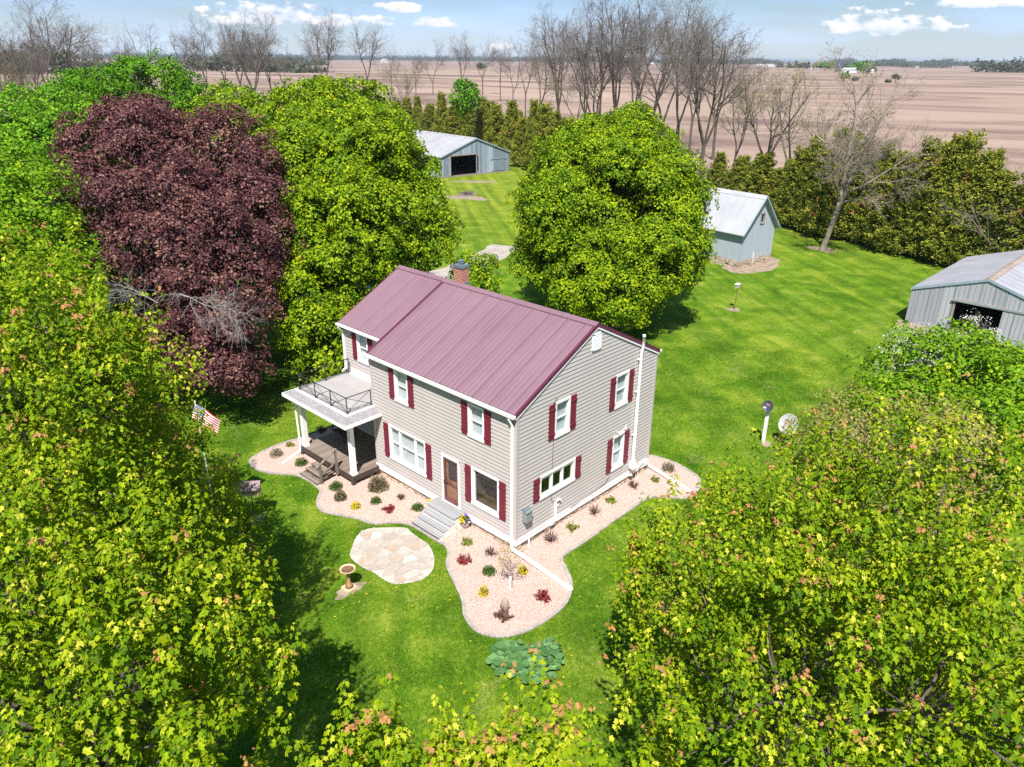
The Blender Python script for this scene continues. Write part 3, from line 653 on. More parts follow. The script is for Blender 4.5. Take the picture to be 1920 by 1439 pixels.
    # wire mast hook above the lower window
    c = MB(); c.tube([(6.3, 0, 2.98), (6.3, -.22, 3.03)], .022, 6); c.tube([(6.3, -.2, 3.03), (6.65, -.24, 3.2)], .016, 6); c.lathe((6.3, -.22, 3.03), [(.05, -.04), (.06, 0), (.03, .07)], 8); c.tube([(6.66, -.24, 3.05), (6.66, -.24, 3.32)], .02, 6); c.build('wire_bracket', MT['whitedirty'], house)
def build_porch():
    # floor
    f = MB(); x0, x1, y0, y1 = -1.46, XW, 8.62, 12.86
    f.box(x0, 0.0, y0, y1, .46, .50); f.box(0.0, x1, YL+.03, y1, .46, .50); fo = f.build('porch_floor', MT['deck'], house)
    r = MB(); r.box(x0-.04, x0, y0-.04, y1+.04, .24, .492); r.box(x0, -.01, y0-.04, y0, .24, .492); r.box(x0, x1, y1, y1+.04, .24, .492)
    for (x, y) in ((x0+.03, y0+.05), (x0+.03, 10.6), (x0+.03, y1-.05), (-.1, y0+.05)): r.box(x-.08, x+.08, y-.08, y+.08, -.05, .24)
    sub(r, 'rim_board', MT['darkwood'], fo, house)
    # posts
    for (x, y) in ((-1.32, 8.76), (-1.32, 12.66), (1.35, 12.66)):
        p = MB(); p.box(x-.105, x+.105, y-.105, y+.105, .50, 3.17); p.box(x-.135, x+.135, y-.135, y+.135, .50, .62); p.box(x-.13, x+.13, y-.13, y+.13, 3.02, 3.17); p.build('porch_post', MT['white'], house)
    # roof: flat deck with sloping shingled skirt and white fascia
    a = (-1.42, 8.74, 1.58, 12.72); b = (-1.96, 8.14, 1.60, 13.16); zt, ze = 3.50, 3.33
    d = MB(); d.box(a[0], XW-.02, YL+.03, a[3], 3.44, zt); d.box(a[0], -.03, a[1], YL+.03, 3.44, zt); ro = d.build('porch_roof', MT['membrane'], house)
    k = MB(); t = .03
    def quad(p, q, r_, s): k.hexa([(p[0], p[1], p[2]-t), (q[0], q[1], q[2]-t), (r_[0], r_[1], r_[2]-t), (s[0], s[1], s[2]-t), p, q, r_, s])
    quad((b[0], b[1], ze), (b[0], b[3], ze), (a[0], a[3], zt-.004), (a[0], a[1], zt-.004))
    quad((b[0], b[1], ze), (a[0], a[1], zt-.004), (-.03, a[1], zt-.004), (-.03, b[1], ze))
    quad((b[0], b[3], ze), (b[2], b[3], ze), (a[2], a[3], zt-.004), (a[0], a[3], zt-.004))
    sub(k, 'shingle_skirt', MT['shingle'], ro, house)
    w_ = MB(); w_.box(a[0]-.10, a[0]+.02, a[1]-.10, a[3]+.06, zt-.03, zt+.012); w_.box(a[0], -.03, a[1]-.10, a[1]+.02, zt-.03, zt+.012); w_.box(XW-.16, XW-.02, YL+.05, 12.6, zt, zt+.03); w_.box(XW-.05, XW-.022, YL+.05, 12.6, zt, zt+.28)
    sub(w_, 'roof_flashing', MT['white'], ro, house)
    g = MB(); g.box(b[0]-.02, b[0], b[1]-.02, b[3]+.02, ze-.15, ze+.012); g.box(b[0], -.03, b[1]-.02, b[1], ze-.15, ze+.012); g.box(b[0], b[2], b[3], b[3]+.02, ze-.15, ze+.012)
    g.box(b[0], -.03, b[1], 8.72, ze-.16, ze-.14); g.box(b[0], XW-.03, 8.72, b[3], ze-.16, ze-.14)
    sub(g, 'fascia', MT['white'], ro, house)
    g = MB(); g.box(-1.44, -1.2, 8.64, 12.78, 2.98, 3.17); g.box(-1.2, -.02, 8.64, 8.88, 2.98, 3.17); g.box(-1.2, XW-.02, 12.54, 12.78, 2.98, 3.17); sub(g, 'porch_beam', MT['whitedirty'], ro, house)
    # iron roof railing
    q = MB(); xr = -1.36; z0 = zt; z1 = zt+.76
    ys = [8.80, 10.02, 11.26, 12.60]
    def post(x, y): q.box(x-.018, x+.018, y-.018, y+.018, z0, z1+.03); q.box(x-.045, x+.045, y-.045, y+.045, z0, z0+.02)
    for y in ys: post(xr, y)
    def panel(A, B):
        r0 = .012
        q.tube([(A[0], A[1], z1), (B[0], B[1], z1)], .020, 6); q.tube([(A[0], A[1], z0+.10), (B[0], B[1], z0+.10)], r0, 5)
        q.tube([(A[0], A[1], z1), (B[0], B[1], z0+.10)], r0, 5); q.tube([(A[0], A[1], z0+.10), (B[0], B[1], z1)], r0, 5)
        m_ = ((A[0]+B[0])/2, (A[1]+B[1])/2)
    for i in range(3): panel((xr, ys[i]), (xr, ys[i+1]))
    post(.1, 12.62); post(1.42, 12.62); panel((xr, 12.6), (.1, 12.62)); panel((.1, 12.62), (1.42, 12.62))
    post(-.08, 8.80); panel((xr, 8.8), (-.08, 8.80))
    q.build('roof_railing', MT['blackmetal'], house)
    # ceiling
    c = MB(); c.box(b[0]+.02, XW-.03, 8.9, b[3]-.02, ze-.135, ze-.12); sub(c, 'porch_ceiling', MT['whitedirty'], ro, house)
    # wooden steps
    s = MB(); ya, yb = 9.78, 11.18
    for i, (x, z) in enumerate(((-1.74, .395), (-2.04, .27), (-2.36, .145))): s.box(x-.30, x+.02, ya, yb, z-.045, z)
    so_ = s.build('porch_steps', MT['deck2'], house)
    s = MB()
    for y in (ya+.06, yb-.06, (ya+yb)/2): s.hexa([(-2.62, y-.02, 0), (-2.3, y-.02, 0), (-2.3, y+.02, 0), (-2.62, y+.02, 0), (-2.62, y-.02, .10), (-1.50, y-.02, .42), (-1.50, y+.02, .42), (-2.62, y+.02, .10)])
    sub(s, 'stringer', MT['darkwood'], so_, house)
    s = MB(); y = ya-.03
    s.box(-1.60, -1.51, y-.045, y+.045, .2, 1.45); s.box(-2.45, -2.36, y-.045, y+.045, 0, .98); s.bar((-1.50, y-.0, 1.50), (-2.62, y, .92), .10, .04); s.bar((-1.55, y, .85), (-2.40, y, .45), .035, .08)
    sub(s, 'handrail', MT['deck2'], so_, house)
def build_steps():
    y0, y1 = 2.62, 4.32
    b = MB(); b.box(-.66, -.06, 2.80, 4.46, .02, .575)
    rr = [(-.66, -.98, .43), (-.98, -1.30, .29), (-1.30, -1.60, .15)]
    for i, (xa, xb, z) in enumerate(rr): b.box(xb+.05, xa, 2.72, 4.40, .0, z-.035)
    bo = b.build('front_steps', MT['whitedirty'], house)
    t = MB(); t.box(-.72, -.055, 2.76, 4.50, .575, .612)
    sub(t, 'landing', MT['tread'], bo, house)
    for i, (xa, xb, z) in enumerate(rr):
        t = MB(); t.box(xb+.0, xa-.012, 2.72, 4.40, z-.035, z); sub(t, 'tread', MT['tread'], bo, house)
def build_chimney():
    x0, x1, y0, y1 = 4.02, 4.62, 7.42, 8.06
    x0, x1, y0, y1 = 4.49, 4.97, 7.70, 8.18
    c = MB(); c.box(x0, x1, y0, y1, 7.7, 9.06); co = c.build('chimney', MT['chim'], house)
    k = MB(); k.box(x0-.03, x1+.03, y0-.03, y1+.03, 9.06, 9.18); k.box(x0-.01, x1+.01, y0-.01, y1+.01, 9.18, 9.20); sub(k, 'chimney_cap', MT['flash'], co, house)
    l = MB(); l.lathe(((x0+x1)/2, (y0+y1)/2, 9.2), [(.10, 0), (.10, .06), (.14, .07), (.14, .10), (.09, .12), (.09, .15), (.15, .17), (.03, .21)], 16); sub(l, 'flue', MT['flash'], co, house)
    f = MB(); f.box(x0-.02, x1+.02, y0-.02, y1+.02, 8.0, 8.40); sub(f, 'flashing', MT['flash'], co, house)
build_house()
TF = 4.0
# ------------------------------------------------------------------ ground, lawn, drive, beds
def flat(name, pts, z, mat, kind='structure', thick=0.0):
    m = MB()
    if thick: m.prism([(p[0], p[1]) for p in pts], z-thick, z)
    else: m.poly([(p[0], p[1], z) for p in pts])
    o = m.build(name, mat); tag(o, kind=kind); return o
def smooth_loop(pts, n=4):
    out = []; N_ = len(pts)
    for i in range(N_):
        p0, p1, p2, p3 = [np.array(pts[(i+k) % N_], float)[:2] for k in (-1, 0, 1, 2)]
        for j in range(n):
            t = j/n
            out.append(tuple(.5*((2*p1)+(-p0+p2)*t+(2*p0-5*p1+4*p2-p3)*t*t+(-p0+3*p1-3*p2+p3)*t**3)))
    return out
def blob(cx, cy, rx, ry, seed, n=28, rot=0.0, rough=.16):
    r = random.Random(seed); a = [r.uniform(0, 6.28) for _ in range(5)]; out = []
    for k in range(n):
        t = 2*math.pi*k/n; q = 1+rough*(math.sin(2*t+a[0])*.5+math.sin(3*t+a[1])*.4+math.sin(5*t+a[2])*.35+math.sin(9*t+a[3])*.25)
        x, y = rx*q*math.cos(t), ry*q*math.sin(t); out.append((cx+x*math.cos(rot)-y*math.sin(rot), cy+x*math.sin(rot)+y*math.cos(rot)))
    return out
S_ = 26000
flat('ground', [(-S_, -S_), (S_, -S_), (S_, S_), (-S_, S_)], 0.0, MT['soil'])
lawn_pts = [(-70, -70), (72, -70), (66, -12), (65, 0), (69, 12), (78, 26), (92, 44), (100, 60), (97, 74), (84, 86), (70, 108), (40, 125), (0, 118), (-45, 95), (-75, 40)]
flat('lawn', smooth_loop(lawn_pts), 0.006, MT['lawn'])
# driveway
dc = [(60, 70), (52, 56), (46, 45), (37.4, 36.6), (30.0, 33.6), (22, 32.6), (14, 34), (6, 38), (-4, 42), (-16, 44), (-34, 44), (-60, 40)]
def strip(cs, wd, z, name, mat):
    V = []
    cs = [np.array(c, float) for c in cs]; L_ = []; Rr = []
    for i, c in enumerate(cs):
        t = cs[min(i+1, len(cs)-1)]-cs[max(i-1, 0)]; t /= np.linalg.norm(t); n = np.array((-t[1], t[0])); w_ = wd*(1+.12*math.sin(i*2.1))
        L_.append(c+n*w_/2); Rr.append(c-n*w_/2)
    m = MB()
    vs = [(p[0], p[1], z) for p in L_]+[(p[0], p[1], z) for p in Rr]; n = len(cs)
    m.add(vs, [(i, i+1, n+i+1, n+i) for i in range(n-1)]); o = m.build(name, mat); tag(o, kind='structure'); return o
def spline(cs, n=6):
    out = []
    for i in range(len(cs)-1):
        p0, p1, p2, p3 = [np.array(cs[min(max(i+k, 0), len(cs)-1)], float) for k in (-1, 0, 1, 2)]
        for j in range(n):
            t = j/n; out.append(.5*((2*p1)+(-p0+p2)*t+(2*p0-5*p1+4*p2-p3)*t*t+(-p0+3*p1-3*p2+p3)*t**3))
    out.append(np.array(cs[-1], float)); return out
strip(spline(dc[3:]), 3.2, 0.012, 'driveway', MT['drive'])
# bare patches
for i, (q, rx, ry) in enumerate((((-5.8, 2.82), .50, .34), ((-5.97, 9.26), .5, .3), ((15.31, -2.91), .35, .22), ((34.35, 9.18), .62, .40), ((59.22, 12.62), 1.3, 1.0),
                                 ((54.24, 60.76), 2.8, 1.9), ((65.57, 70.29), 3.4, 1.1), ((24.98, 14.12), 1.6, 1.2))):
    flat('dirt_patch', blob(q[0], q[1], rx, ry, i+3, 34, .4*i, .38), 0.010, MT['dirt'])
flat('dirt_patch', [(40.9, -.8), (39.6, -1.1), (39.3, -3.2), (38.9, -5), (39.1, -8), (39.6, -11), (40.8, -11)], 0.010, MT['dirt'])
flat('dirt_patch', blob(48.2, 14.6, 3.9, 2.0, 31, 40, -.1, .12), 0.010, MT['dirt'])
# gravel bed round the house
bed = [(1.33, 14.28), (0.61, 14.32), (-0.03, 14.21), (-0.74, 14.36), (-1.8, 14.5), (-2.72, 14.4), (-3.44, 14.14), (-3.63, 13.9), (-3.77, 13.26), (-3.59, 12.5), (-3.15, 11.84), (-2.76, 11.29), (-2.63, 10.42), (-2.65, 9.87), (-2.75, 9.29), (-3.18, 8.85), (-3.41, 8.54), (-3.61, 7.89),
       (-3.29, 7.12), (-2.92, 6.42), (-2.67, 5.58), (-2.3, 5.25), (-1.87, 4.87), (-1.64, 4.31), (-1.61, 3.5), (-1.62, 2.65), (-1.58, 2.33), (-1.74, 1.95), (-2.02, 1.65), (-2.37, 1.34), (-2.78, 0.55), (-3.1, -0.14), (-3.48, -0.78), (-3.86, -1.24), (-4.04, -1.82), (-4.04, -2.24),
       (-3.81, -2.69), (-3.44, -3.03), (-2.81, -3.27), (-2.03, -3.38), (-1.29, -3.36), (-0.57, -3.17), (0.1, -2.7), (0.56, -2.06), (0.9, -1.56), (1.28, -1.46), (2.02, -1.48), (3.28, -1.48), (3.43, -1.46), (4.4, -1.42), (5.58, -1.44), (6.67, -1.43), (7.2, -1.65), (7.76, -2.27), (8.16, -2.75),
       (9.04, -2.7), (9.72, -2.41), (10.07, -2.06), (10.39, -0.91), (10.38, -0.05), (10.21, 0.67)]
bed_in = [(9.6, .8), (9.3, .4), (4, 4), (2, 11), (1.8, 13.6)]
outer = []
for i in range(len(bed)-1):
    p0, p1, p2, p3 = [np.array(bed[min(max(i+k, 0), len(bed)-1)], float) for k in (-1, 0, 1, 2)]
    for j in range(3):
        t = j/3; outer.append(tuple(.5*((2*p1)+(-p0+p2)*t+(2*p0-5*p1+4*p2-p3)*t*t+(-p0+3*p1-3*p2+p3)*t**3)))
outer.append(bed[-1])
flat('gravel_bed', outer+bed_in, 0.045, MT['gravel'], thick=.05)
def edging():
    m = MB(); r = random.Random(2); pts = [np.array(p) for p in outer]; seg = 0; acc = []
    L_ = [0]
    for a, b in zip(pts[:-1], pts[1:]): L_.append(L_[-1]+np.linalg.norm(b-a))
    def at(s):
        i = min(max(int(np.searchsorted(L_, s))-1, 0), len(pts)-2); t = (s-L_[i])/(L_[i+1]-L_[i]+1e-9); return pts[i]+(pts[i+1]-pts[i])*t
    s = 0
    while s < L_[-1]-.2:
        l = r.uniform(.14, .20); a = at(s); b = at(s+l-.012); d = (b-a); n = np.array((-d[1], d[0])); n /= np.linalg.norm(n)+1e-9; w0 = r.uniform(.06, .075); z = .06+r.uniform(-.008, .012)
        m.hexa([(*(a-n*w0), -.02), (*(b-n*w0), -.02), (*(b+n*w0), -.02), (*(a+n*w0), -.02), (*(a-n*w0), z), (*(b-n*w0), z), (*(b+n*w0), z), (*(a+n*w0), z)]); s += l
    o = m.build('edging', MT['edging']); tag(o, 'low border of pale concrete edging blocks curving round the pink gravel bed', 'garden edging')
edging()
# flagstone patio
def clip(poly, a, b, c):   # keep a x + b y <= c
    out = []
    for i in range(len(poly)):
        p, q = poly[i], poly[(i+1) % len(poly)]; dp = a*p[0]+b*p[1]-c; dq = a*q[0]+b*q[1]-c
        if dp <= 0: out.append(p)
        if (dp < 0 < dq) or (dq < 0 < dp):
            t = dp/(dp-dq); out.append((p[0]+(q[0]-p[0])*t, p[1]+(q[1]-p[1])*t))
    return out
pat = [(-3.2, 5.47), (-2.8, 5.27), (-2.29, 4.8), (-1.91, 4.36), (-1.97, 3.98), (-2, 3.44), (-2.07, 2.73), (-2.34, 2.17), (-2.78, 1.64), (-3.15, 1.42), (-3.58, 1.36), (-4.05, 1.55), (-4.47, 1.89), (-4.59, 2.4), (-4.6, 3), (-4.7, 3.54), (-4.65, 4.38), (-4.18, 4.91), (-3.64, 5.34)]
pat_s = smooth_loop(pat, 4)
def inpoly(x, y, P):
    c = False; j = len(P)-1
    for i in range(len(P)):
        if (P[i][1] > y) != (P[j][1] > y) and x < (P[j][0]-P[i][0])*(y-P[i][1])/(P[j][1]-P[i][1])+P[i][0]: c = not c
        j = i
    return c
def patio():
    c = np.mean(np.array(pat), axis=0); root = empty('flagstone_patio', (c[0], c[1], 0), 'round patio of pale cream and tan flagstones set in the front lawn', 'patio')
    m = MB(); m.prism(pat_s, -.03, .022); m.build('patio_base', MT['grout'], root)
    r = random.Random(11); pts = []
    while len(pts) < 62:
        q = (c[0]+r.uniform(-2.6, 2.6), c[1]+r.uniform(-2.6, 2.6))
        if not inpoly(*q, pat_s): continue
        if all((q[0]-p[0])**2+(q[1]-p[1])**2 > (.30+.20*((i*7) % 3)/2)**2 for i, p in enumerate(pts)): pts.append(q)
        if r.random() < .002: break
    V = []; Lp = []; T = []; A = []
    for i, p in enumerate(pts):
        poly = [(p[0]-1, p[1]-1), (p[0]+1, p[1]-1), (p[0]+1, p[1]+1), (p[0]-1, p[1]+1)]
        for j, q in enumerate(pts):
            if i == j: continue
            dx, dy = q[0]-p[0], q[1]-p[1]; d = math.hypot(dx, dy)
            if d > 2: continue
            dx /= d; dy /= d; poly = clip(poly, dx, dy, dx*(p[0]+q[0])/2+dy*(p[1]+q[1])/2-.018)
            if not poly: break
        if len(poly) < 3: continue
        # keep inside the outline
        out2 = []
        for v in poly:
            t = 1.0; x, y = v
            while t > .05 and not inpoly(p[0]+(x-p[0])*t, p[1]+(y-p[1])*t, pat_s): t -= .06
            out2.append((p[0]+(x-p[0])*t+r.uniform(-.012, .012), p[1]+(y-p[1])*t+r.uniform(-.012, .012)))
        z = .036+r.uniform(0, .016); n = len(out2); b = len(V)
        V += [(x, y, 0.01) for x, y in out2]+[(x, y, z) for x, y in out2]
        fs = [list(range(b+n, b+2*n))]+[[b+k, b+(k+1) % n, b+n+(k+1) % n, b+n+k] for k in range(n)]
        a = r.random()
        for f in fs: Lp += f; T.append(len(f)); A.append(a)
    mesh_np('flagstones', V, Lp, T, MT['flag'], root, A, off=root.location)
patio()

# ------------------------------------------------------------------ leaf meshes
MAPLE = np.array([(0, 0, 0), (.34, .06, -.10), (.25, .32, -.02), (.47, .64, -.18), (.23, .68, -.04), (0, 1.08, -.24), (-.34, .06, -.10), (-.25, .32, -.02), (-.47, .64, -.18), (-.23, .68, -.04)], float)
MAPLE_F = [[0, 1, 2, 3, 4, 5], [0, 5, 9, 8, 7, 6]]
KITE = np.array([(0, 0, 0), (.42, .45, -.07), (0, 1, -.14), (-.42, .45, -.07)], float); KITE_F = [[0, 1, 2, 3]]
SLIM = np.array([(0, 0, 0), (.16, .5, -.03), (0, 1, -.08), (-.16, .5, -.03)], float)
ROUND = np.array([(0, 0, 0)]+[(.52*math.sin(t), .48-.50*math.cos(t), .10*abs(math.sin(2.5*t))) for t in np.linspace(.35, 2*math.pi-.35, 11)], float); ROUND_F = [list(range(12))]
def nrm(a): return a/(np.linalg.norm(a, axis=-1, keepdims=True)+1e-9)
def leaves_mesh(name, pos, d, n, s, v, mat, parent, tmpl=KITE, faces=KITE_F):
    n = nrm(n); d = nrm(d-n*(d*n).sum(1, keepdims=True)*.6); x = nrm(np.cross(d, n)); n2 = np.cross(x, d)
    off = np.array(parent.location) if parent is not None else np.zeros(3)
    V = pos[:, None, :]-off+s[:, None, None]*(tmpl[None, :, 0, None]*x[:, None, :]+tmpl[None, :, 1, None]*d[:, None, :]+tmpl[None, :, 2, None]*n2[:, None, :])
    N_ = len(pos); K = len(tmpl); base = (np.arange(N_)*K)[:, None]
    lo = np.concatenate([base+np.array(f)[None, :] for f in faces], axis=1)
    tot = np.tile([len(f) for f in faces], N_)
    return mesh_np(name, V.reshape(-1, 3), lo.ravel(), tot, mat, parent, np.repeat(v, len(faces)))
def tubes_np(name, segs, mat, parent, n=5):
    """segs: (p0, p1, r0, r1)"""
    if len(segs) == 0: return None
    P0 = np.array([s[0] for s in segs], float); P1 = np.array([s[1] for s in segs], float); r0 = np.array([s[2] for s in segs]); r1 = np.array([s[3] for s in segs])
    t = nrm(P1-P0); a = np.where(np.abs(t[:, 2:3]) > .9, np.array([[1.0, 0, 0]]), np.array([[0, 0, 1.0]])); e1 = nrm(np.cross(t, a)); e2 = np.cross(t, e1)
    P1 = P1+t*r1[:, None]*.3
    ang = np.arange(n)*2*math.pi/n; c = np.cos(ang)[None, :, None]; s_ = np.sin(ang)[None, :, None]
    ring = e1[:, None, :]*c+e2[:, None, :]*s_
    off = np.array(parent.location) if parent is not None else np.zeros(3)
    V = np.concatenate([P0[:, None, :]+ring*r0[:, None, None], P1[:, None, :]+ring*r1[:, None, None]], axis=1)-off
    N_ = len(segs); b = (np.arange(N_)*2*n)[:, None, None]; k = np.arange(n); k2 = (k+1) % n
    q = np.stack([k, k2, n+k2, n+k], axis=1)[None]+b
    return mesh_np(name, V.reshape(-1, 3), q.ravel(), np.full(N_*n, 4), mat, parent, smooth=True)
def curve_pts(p, q, rng, sag=.12, n=5):
    p = np.array(p, float); q = np.array(q, float); L_ = np.linalg.norm(q-p); j = rng.normal(0, .06*L_, 3); out = []
    for i in range(n+1):
        t = i/n; out.append(p+(q-p)*t+j*math.sin(math.pi*t)+np.array((0, 0, sag*L_*math.sin(math.pi*t))))
    return out
def leafy_tree(name, base, blobs, mat, bark, label, cat, group=None, seed=0, leaf=.14, tuft_r=.38, per=26, dens=1.0, style='dome', trunk_r=.3, tmpl=KITE, faces=KITE_F, top=None, inner=.5, tipv=0.0, bough=.30, low=.55, gap=.0, vr=(.05, .8), face=None, sh=.84, rag=.5):
    """blobs: (x, y, z, rx, rz); boughs bulge from each blob, tufts of leaves sit on the boughs"""
    rng = np.random.default_rng(seed); root = empty(name, (base[0], base[1], 0), label, cat, group)
    TP = []; TN = []; BC = []
    near = style != 'dome'
    blobs = [(a, b, c, d*sh, e*sh) for a, b, c, d, e in blobs]
    for (bx, by, bz, rx, rz) in blobs:
        c = np.array((bx, by, bz)); R3 = np.array((rx, rx, rz)); area = 4*math.pi*((rx*rx*2*rx*rz)/3/ rx)**1.0
        area = 4*math.pi*(((rx*rx)**1.6+2*(rx*rz)**1.6)/3)**(1/1.6)
        rb = bough*min(rx, rz)+.35; nb = max(8, int(area/(math.pi*rb*rb)*1.55))
        i = np.arange(nb)+.5; ph = np.arccos(1-2*i/nb); th = math.pi*(1+5**.5)*i+rng.normal(0, .35, nb)
        bd = np.stack([np.sin(ph)*np.cos(th), np.sin(ph)*np.sin(th), np.cos(ph)], 1)+rng.normal(0, .10, (nb, 3)); bd = nrm(bd)
        keep = rng.random(nb) > gap; bd = bd[keep]; nb = len(bd)
        rr = .74+.20*rng.random(nb); bc = c+bd*R3*rr[:, None]; rbs = rb*(.65+.7*rng.random(nb))
        for k in range(nb):
            # skip boughs buried in another blob
            bur = False
            for (ox, oy, oz, orx, orz) in blobs:
                if (ox, oy, oz) != (bx, by, bz) and (((bc[k]-(ox, oy, oz))/np.array((orx, orx, orz)))**2).sum() < .45: bur = True
            if bur: continue
            if bc[k][2] < .6: continue
            BC.append(bc[k]); r = rbs[k]
            f = dens*(1.0 if bd[k][2] > -.2 else low)
            if face is not None and (bd[k][:2]*np.array(face)).sum() > .45 and bd[k][2] < .5: f *= .45
            nt = int(f*4*math.pi*r*r*.62/(tuft_r**2*(TF if not near else 5.6)))+2
            dd = nrm(rng.normal(0, 1, (nt, 3))+bd[k]*.55+np.array((0, 0, .55)))
            tp = bc[k]+dd*r*np.array((1, 1, .78))*(.80-.3*rag+(.30+.55*rag)*rng.random((nt, 1)))*(1+.22*np.sin(dd[:, :1]*5+k)*np.sin(dd[:, 1:2]*6+k*2))
            TP.append(tp); TN.append(nrm(dd*.75+bd[k]*.25+np.array((0, 0, .45))))
        ni = int(inner*nb*1.2)
        if ni:
            dd = nrm(rng.normal(0, 1, (ni, 3))); TP.append(c+dd*R3*(.35+.4*rng.random((ni, 1)))); TN.append(nrm(dd+np.array((0, 0, .5))))
    TP = np.concatenate(TP); TN = np.concatenate(TN)
    ok = TP[:, 2] > .5; TP = TP[ok]; TN = TN[ok]; T_ = len(TP)
    if style == 'dome':
        rep = np.repeat(np.arange(T_), per); n = TN[rep]; N_ = len(rep)
        a = nrm(np.cross(n, nrm(rng.normal(0, 1, (N_, 3))))); rho = np.sqrt(rng.random(N_)); sz = tuft_r*(.7+.6*rng.random(T_))[rep]
        pos = TP[rep]+a*(rho*sz)[:, None]+n*((1-rho**2)*sz*.8+rng.normal(0, .06, N_)*sz)[:, None]
        d = a*.9+n*.1+rng.normal(0, .35, (N_, 3))+np.array((0, 0, -.15)); ln = n*.75+a*.45*rho[:, None]+rng.normal(0, .33, (N_, 3))
        v = vr[0]+(vr[1]-vr[0])*np.clip(rng.normal(.5, .22, N_)+(rng.normal(0, .16, T_))[rep]+.18*(1-rho), 0, 1)  # tuft tops get paler leaf values, their sunlit look put into the colour
        if tipv: v = np.where((rng.random(T_) < tipv)[rep] & (rho < .5), .93, v)
    else:   # leafy shoots: leaves hang round an upright stem, small and orange at the tip
        rep = np.repeat(np.arange(T_), per); n0 = nrm(TN*.40+np.array((0, 0, .95))+rng.normal(0, .20, (T_, 3))); n = n0[rep]; N_ = len(rep)
        Ls = tuft_r*(1.2+1.8*rng.random(T_)**1.5)[rep]; t = rng.random(N_)**.85
        a = nrm(np.cross(n, nrm(rng.normal(0, 1, (N_, 3))))); wd = tuft_r*.52*(1-.6*t)
        pos = TP[rep]+n*(t*Ls)[:, None]+a*(wd*(.4+.6*rng.random(N_)))[:, None]
        d = a+np.array((0, 0, -.8))*(.3+rng.random(N_)*.9)[:, None]+rng.normal(0, .25, (N_, 3)); ln = nrm(a*.6+np.array((0, 0, .85))+rng.normal(0, .3, (N_, 3)))
        v = vr[0]+(vr[1]-vr[0])*np.clip(rng.normal(.45, .2, N_)+(rng.normal(0, .15, T_))[rep]+.3*(t-.4), 0, 1)
        tip = (rng.random(T_) < tipv)[rep] & (t > .86); v = np.where(tip, .90+.1*rng.random(N_), v)
    s = leaf*(.55+.75*rng.random(N_))
    if style != 'dome': s = s*(1-.35*t)
    leaves_mesh('crown', pos, d, ln, s, v, mat, root, tmpl, faces)
    # trunk and limbs
    cz = np.mean([b[2] for b in blobs]); top_z = max(b[2] for b in blobs); cc = np.mean([b[:2] for b in blobs], axis=0)
    zt = min(b[2]-b[4]*.45 for b in blobs); zt = max(1.2, min(zt, 4.5))
    segs = []; fork = np.array((base[0]+rng.normal(0, .15), base[1]+rng.normal(0, .15), zt))
    pts = curve_pts((base[0], base[1], -.15), fork, rng, 0, 5)
    rr = [trunk_r*(1.35-.5*min(1, i/1.5)) if i < 2 else trunk_r*(.9-.06*i) for i in range(len(pts))]
    for i in range(len(pts)-1): segs.append((pts[i], pts[i+1], rr[i], rr[i+1]))
    tr = tubes_np('trunk', segs, bark, root, 9)
    segs = []
    for (bx, by, bz, rx, rz) in blobs:
        q = curve_pts(fork, (bx, by, bz+.25*rz), rng, -.04, 6); r0 = trunk_r*.62*min(1, rx/ max(b[3] for b in blobs)+.15)
        for i in range(6): segs.append((q[i], q[i+1], r0*(1-.11*i), r0*(1-.11*(i+1))))
    BC = np.array(BC); mains = [(s[0], s[2]) for s in segs]
    mp = np.array([m_[0] for m_ in mains])
    for k in range(len(BC)):
        dd = np.linalg.norm(mp-BC[k], axis=1)+np.where(mp[:, 2] > BC[k][2], 2.0, 0); j = int(np.argmin(dd)); q = curve_pts(mp[j], BC[k], rng, .05, 4); r0 = min(mains[j][1]*.45, .03 if near else .09)
        for i in range(4): segs.append((q[i], q[i+1], r0*(1-.2*i)+.008, r0*(1-.2*(i+1))+.008))
        for _ in range(0 if near else 3):
            e = BC[k]+rng.normal(0, .45, 3)+np.array((0, 0, .3)); segs.append((q[3], e, .018, .006))
    tubes_np('limbs', segs, bark, root, 5)
    return root
LM = {}
LM['maple_y'] = leafmat('spring_maple_leaf', [(0, (.042, .10, .003)), (.35, (.14, .245, .004)), (.65, (.31, .39, .005)), (.86, (.58, .55, .06)), (.89, (.48, .28, .08)), (1, (.44, .20, .10))], .30)
LM['maple_mid'] = leafmat('yellow_green_maple_leaf', [(0, (.030, .085, .003)), (.4, (.115, .215, .004)), (.75, (.30, .39, .004)), (1, (.56, .50, .010))], .20)
LM['green'] = leafmat('mid_green_leaf', [(0, (.03, .10, .004)), (.5, (.085, .23, .007)), (1, (.21, .38, .012))], .22)
LM['bright'] = leafmat('bright_green_leaf', [(0, (.04, .12, .003)), (.5, (.14, .28, .005)), (1, (.32, .43, .01))], .24)
LM['purple'] = leafmat('purple_maple_leaf', [(0, (.022, .006, .010)), (.4, (.070, .020, .027)), (.75, (.155, .060, .056)), (.97, (.29, .16, .11)), (1, (.22, .25, .03))], .15, (1.4, .7, .6), .6, .25)
LM['cedar'] = leafmat('cedar_spray', [(0, (.042, .066, .009)), (.4, (.145, .175, .018)), (.75, (.27, .29, .030)), (.96, (.40, .38, .06)), (1, (.34, .17, .05))], .12, (1.2, 1.2, .6), .7, .1)
LM['bud'] = leafmat('pale_bud', [(0, (.20, .22, .05)), (.6, (.34, .33, .09)), (1, (.42, .34, .16))], .3)
LM['tan'] = leafmat('tan_young_leaf', [(0, (.16, .16, .03)), (.5, (.30, .27, .08)), (1, (.45, .35, .15))], .3)
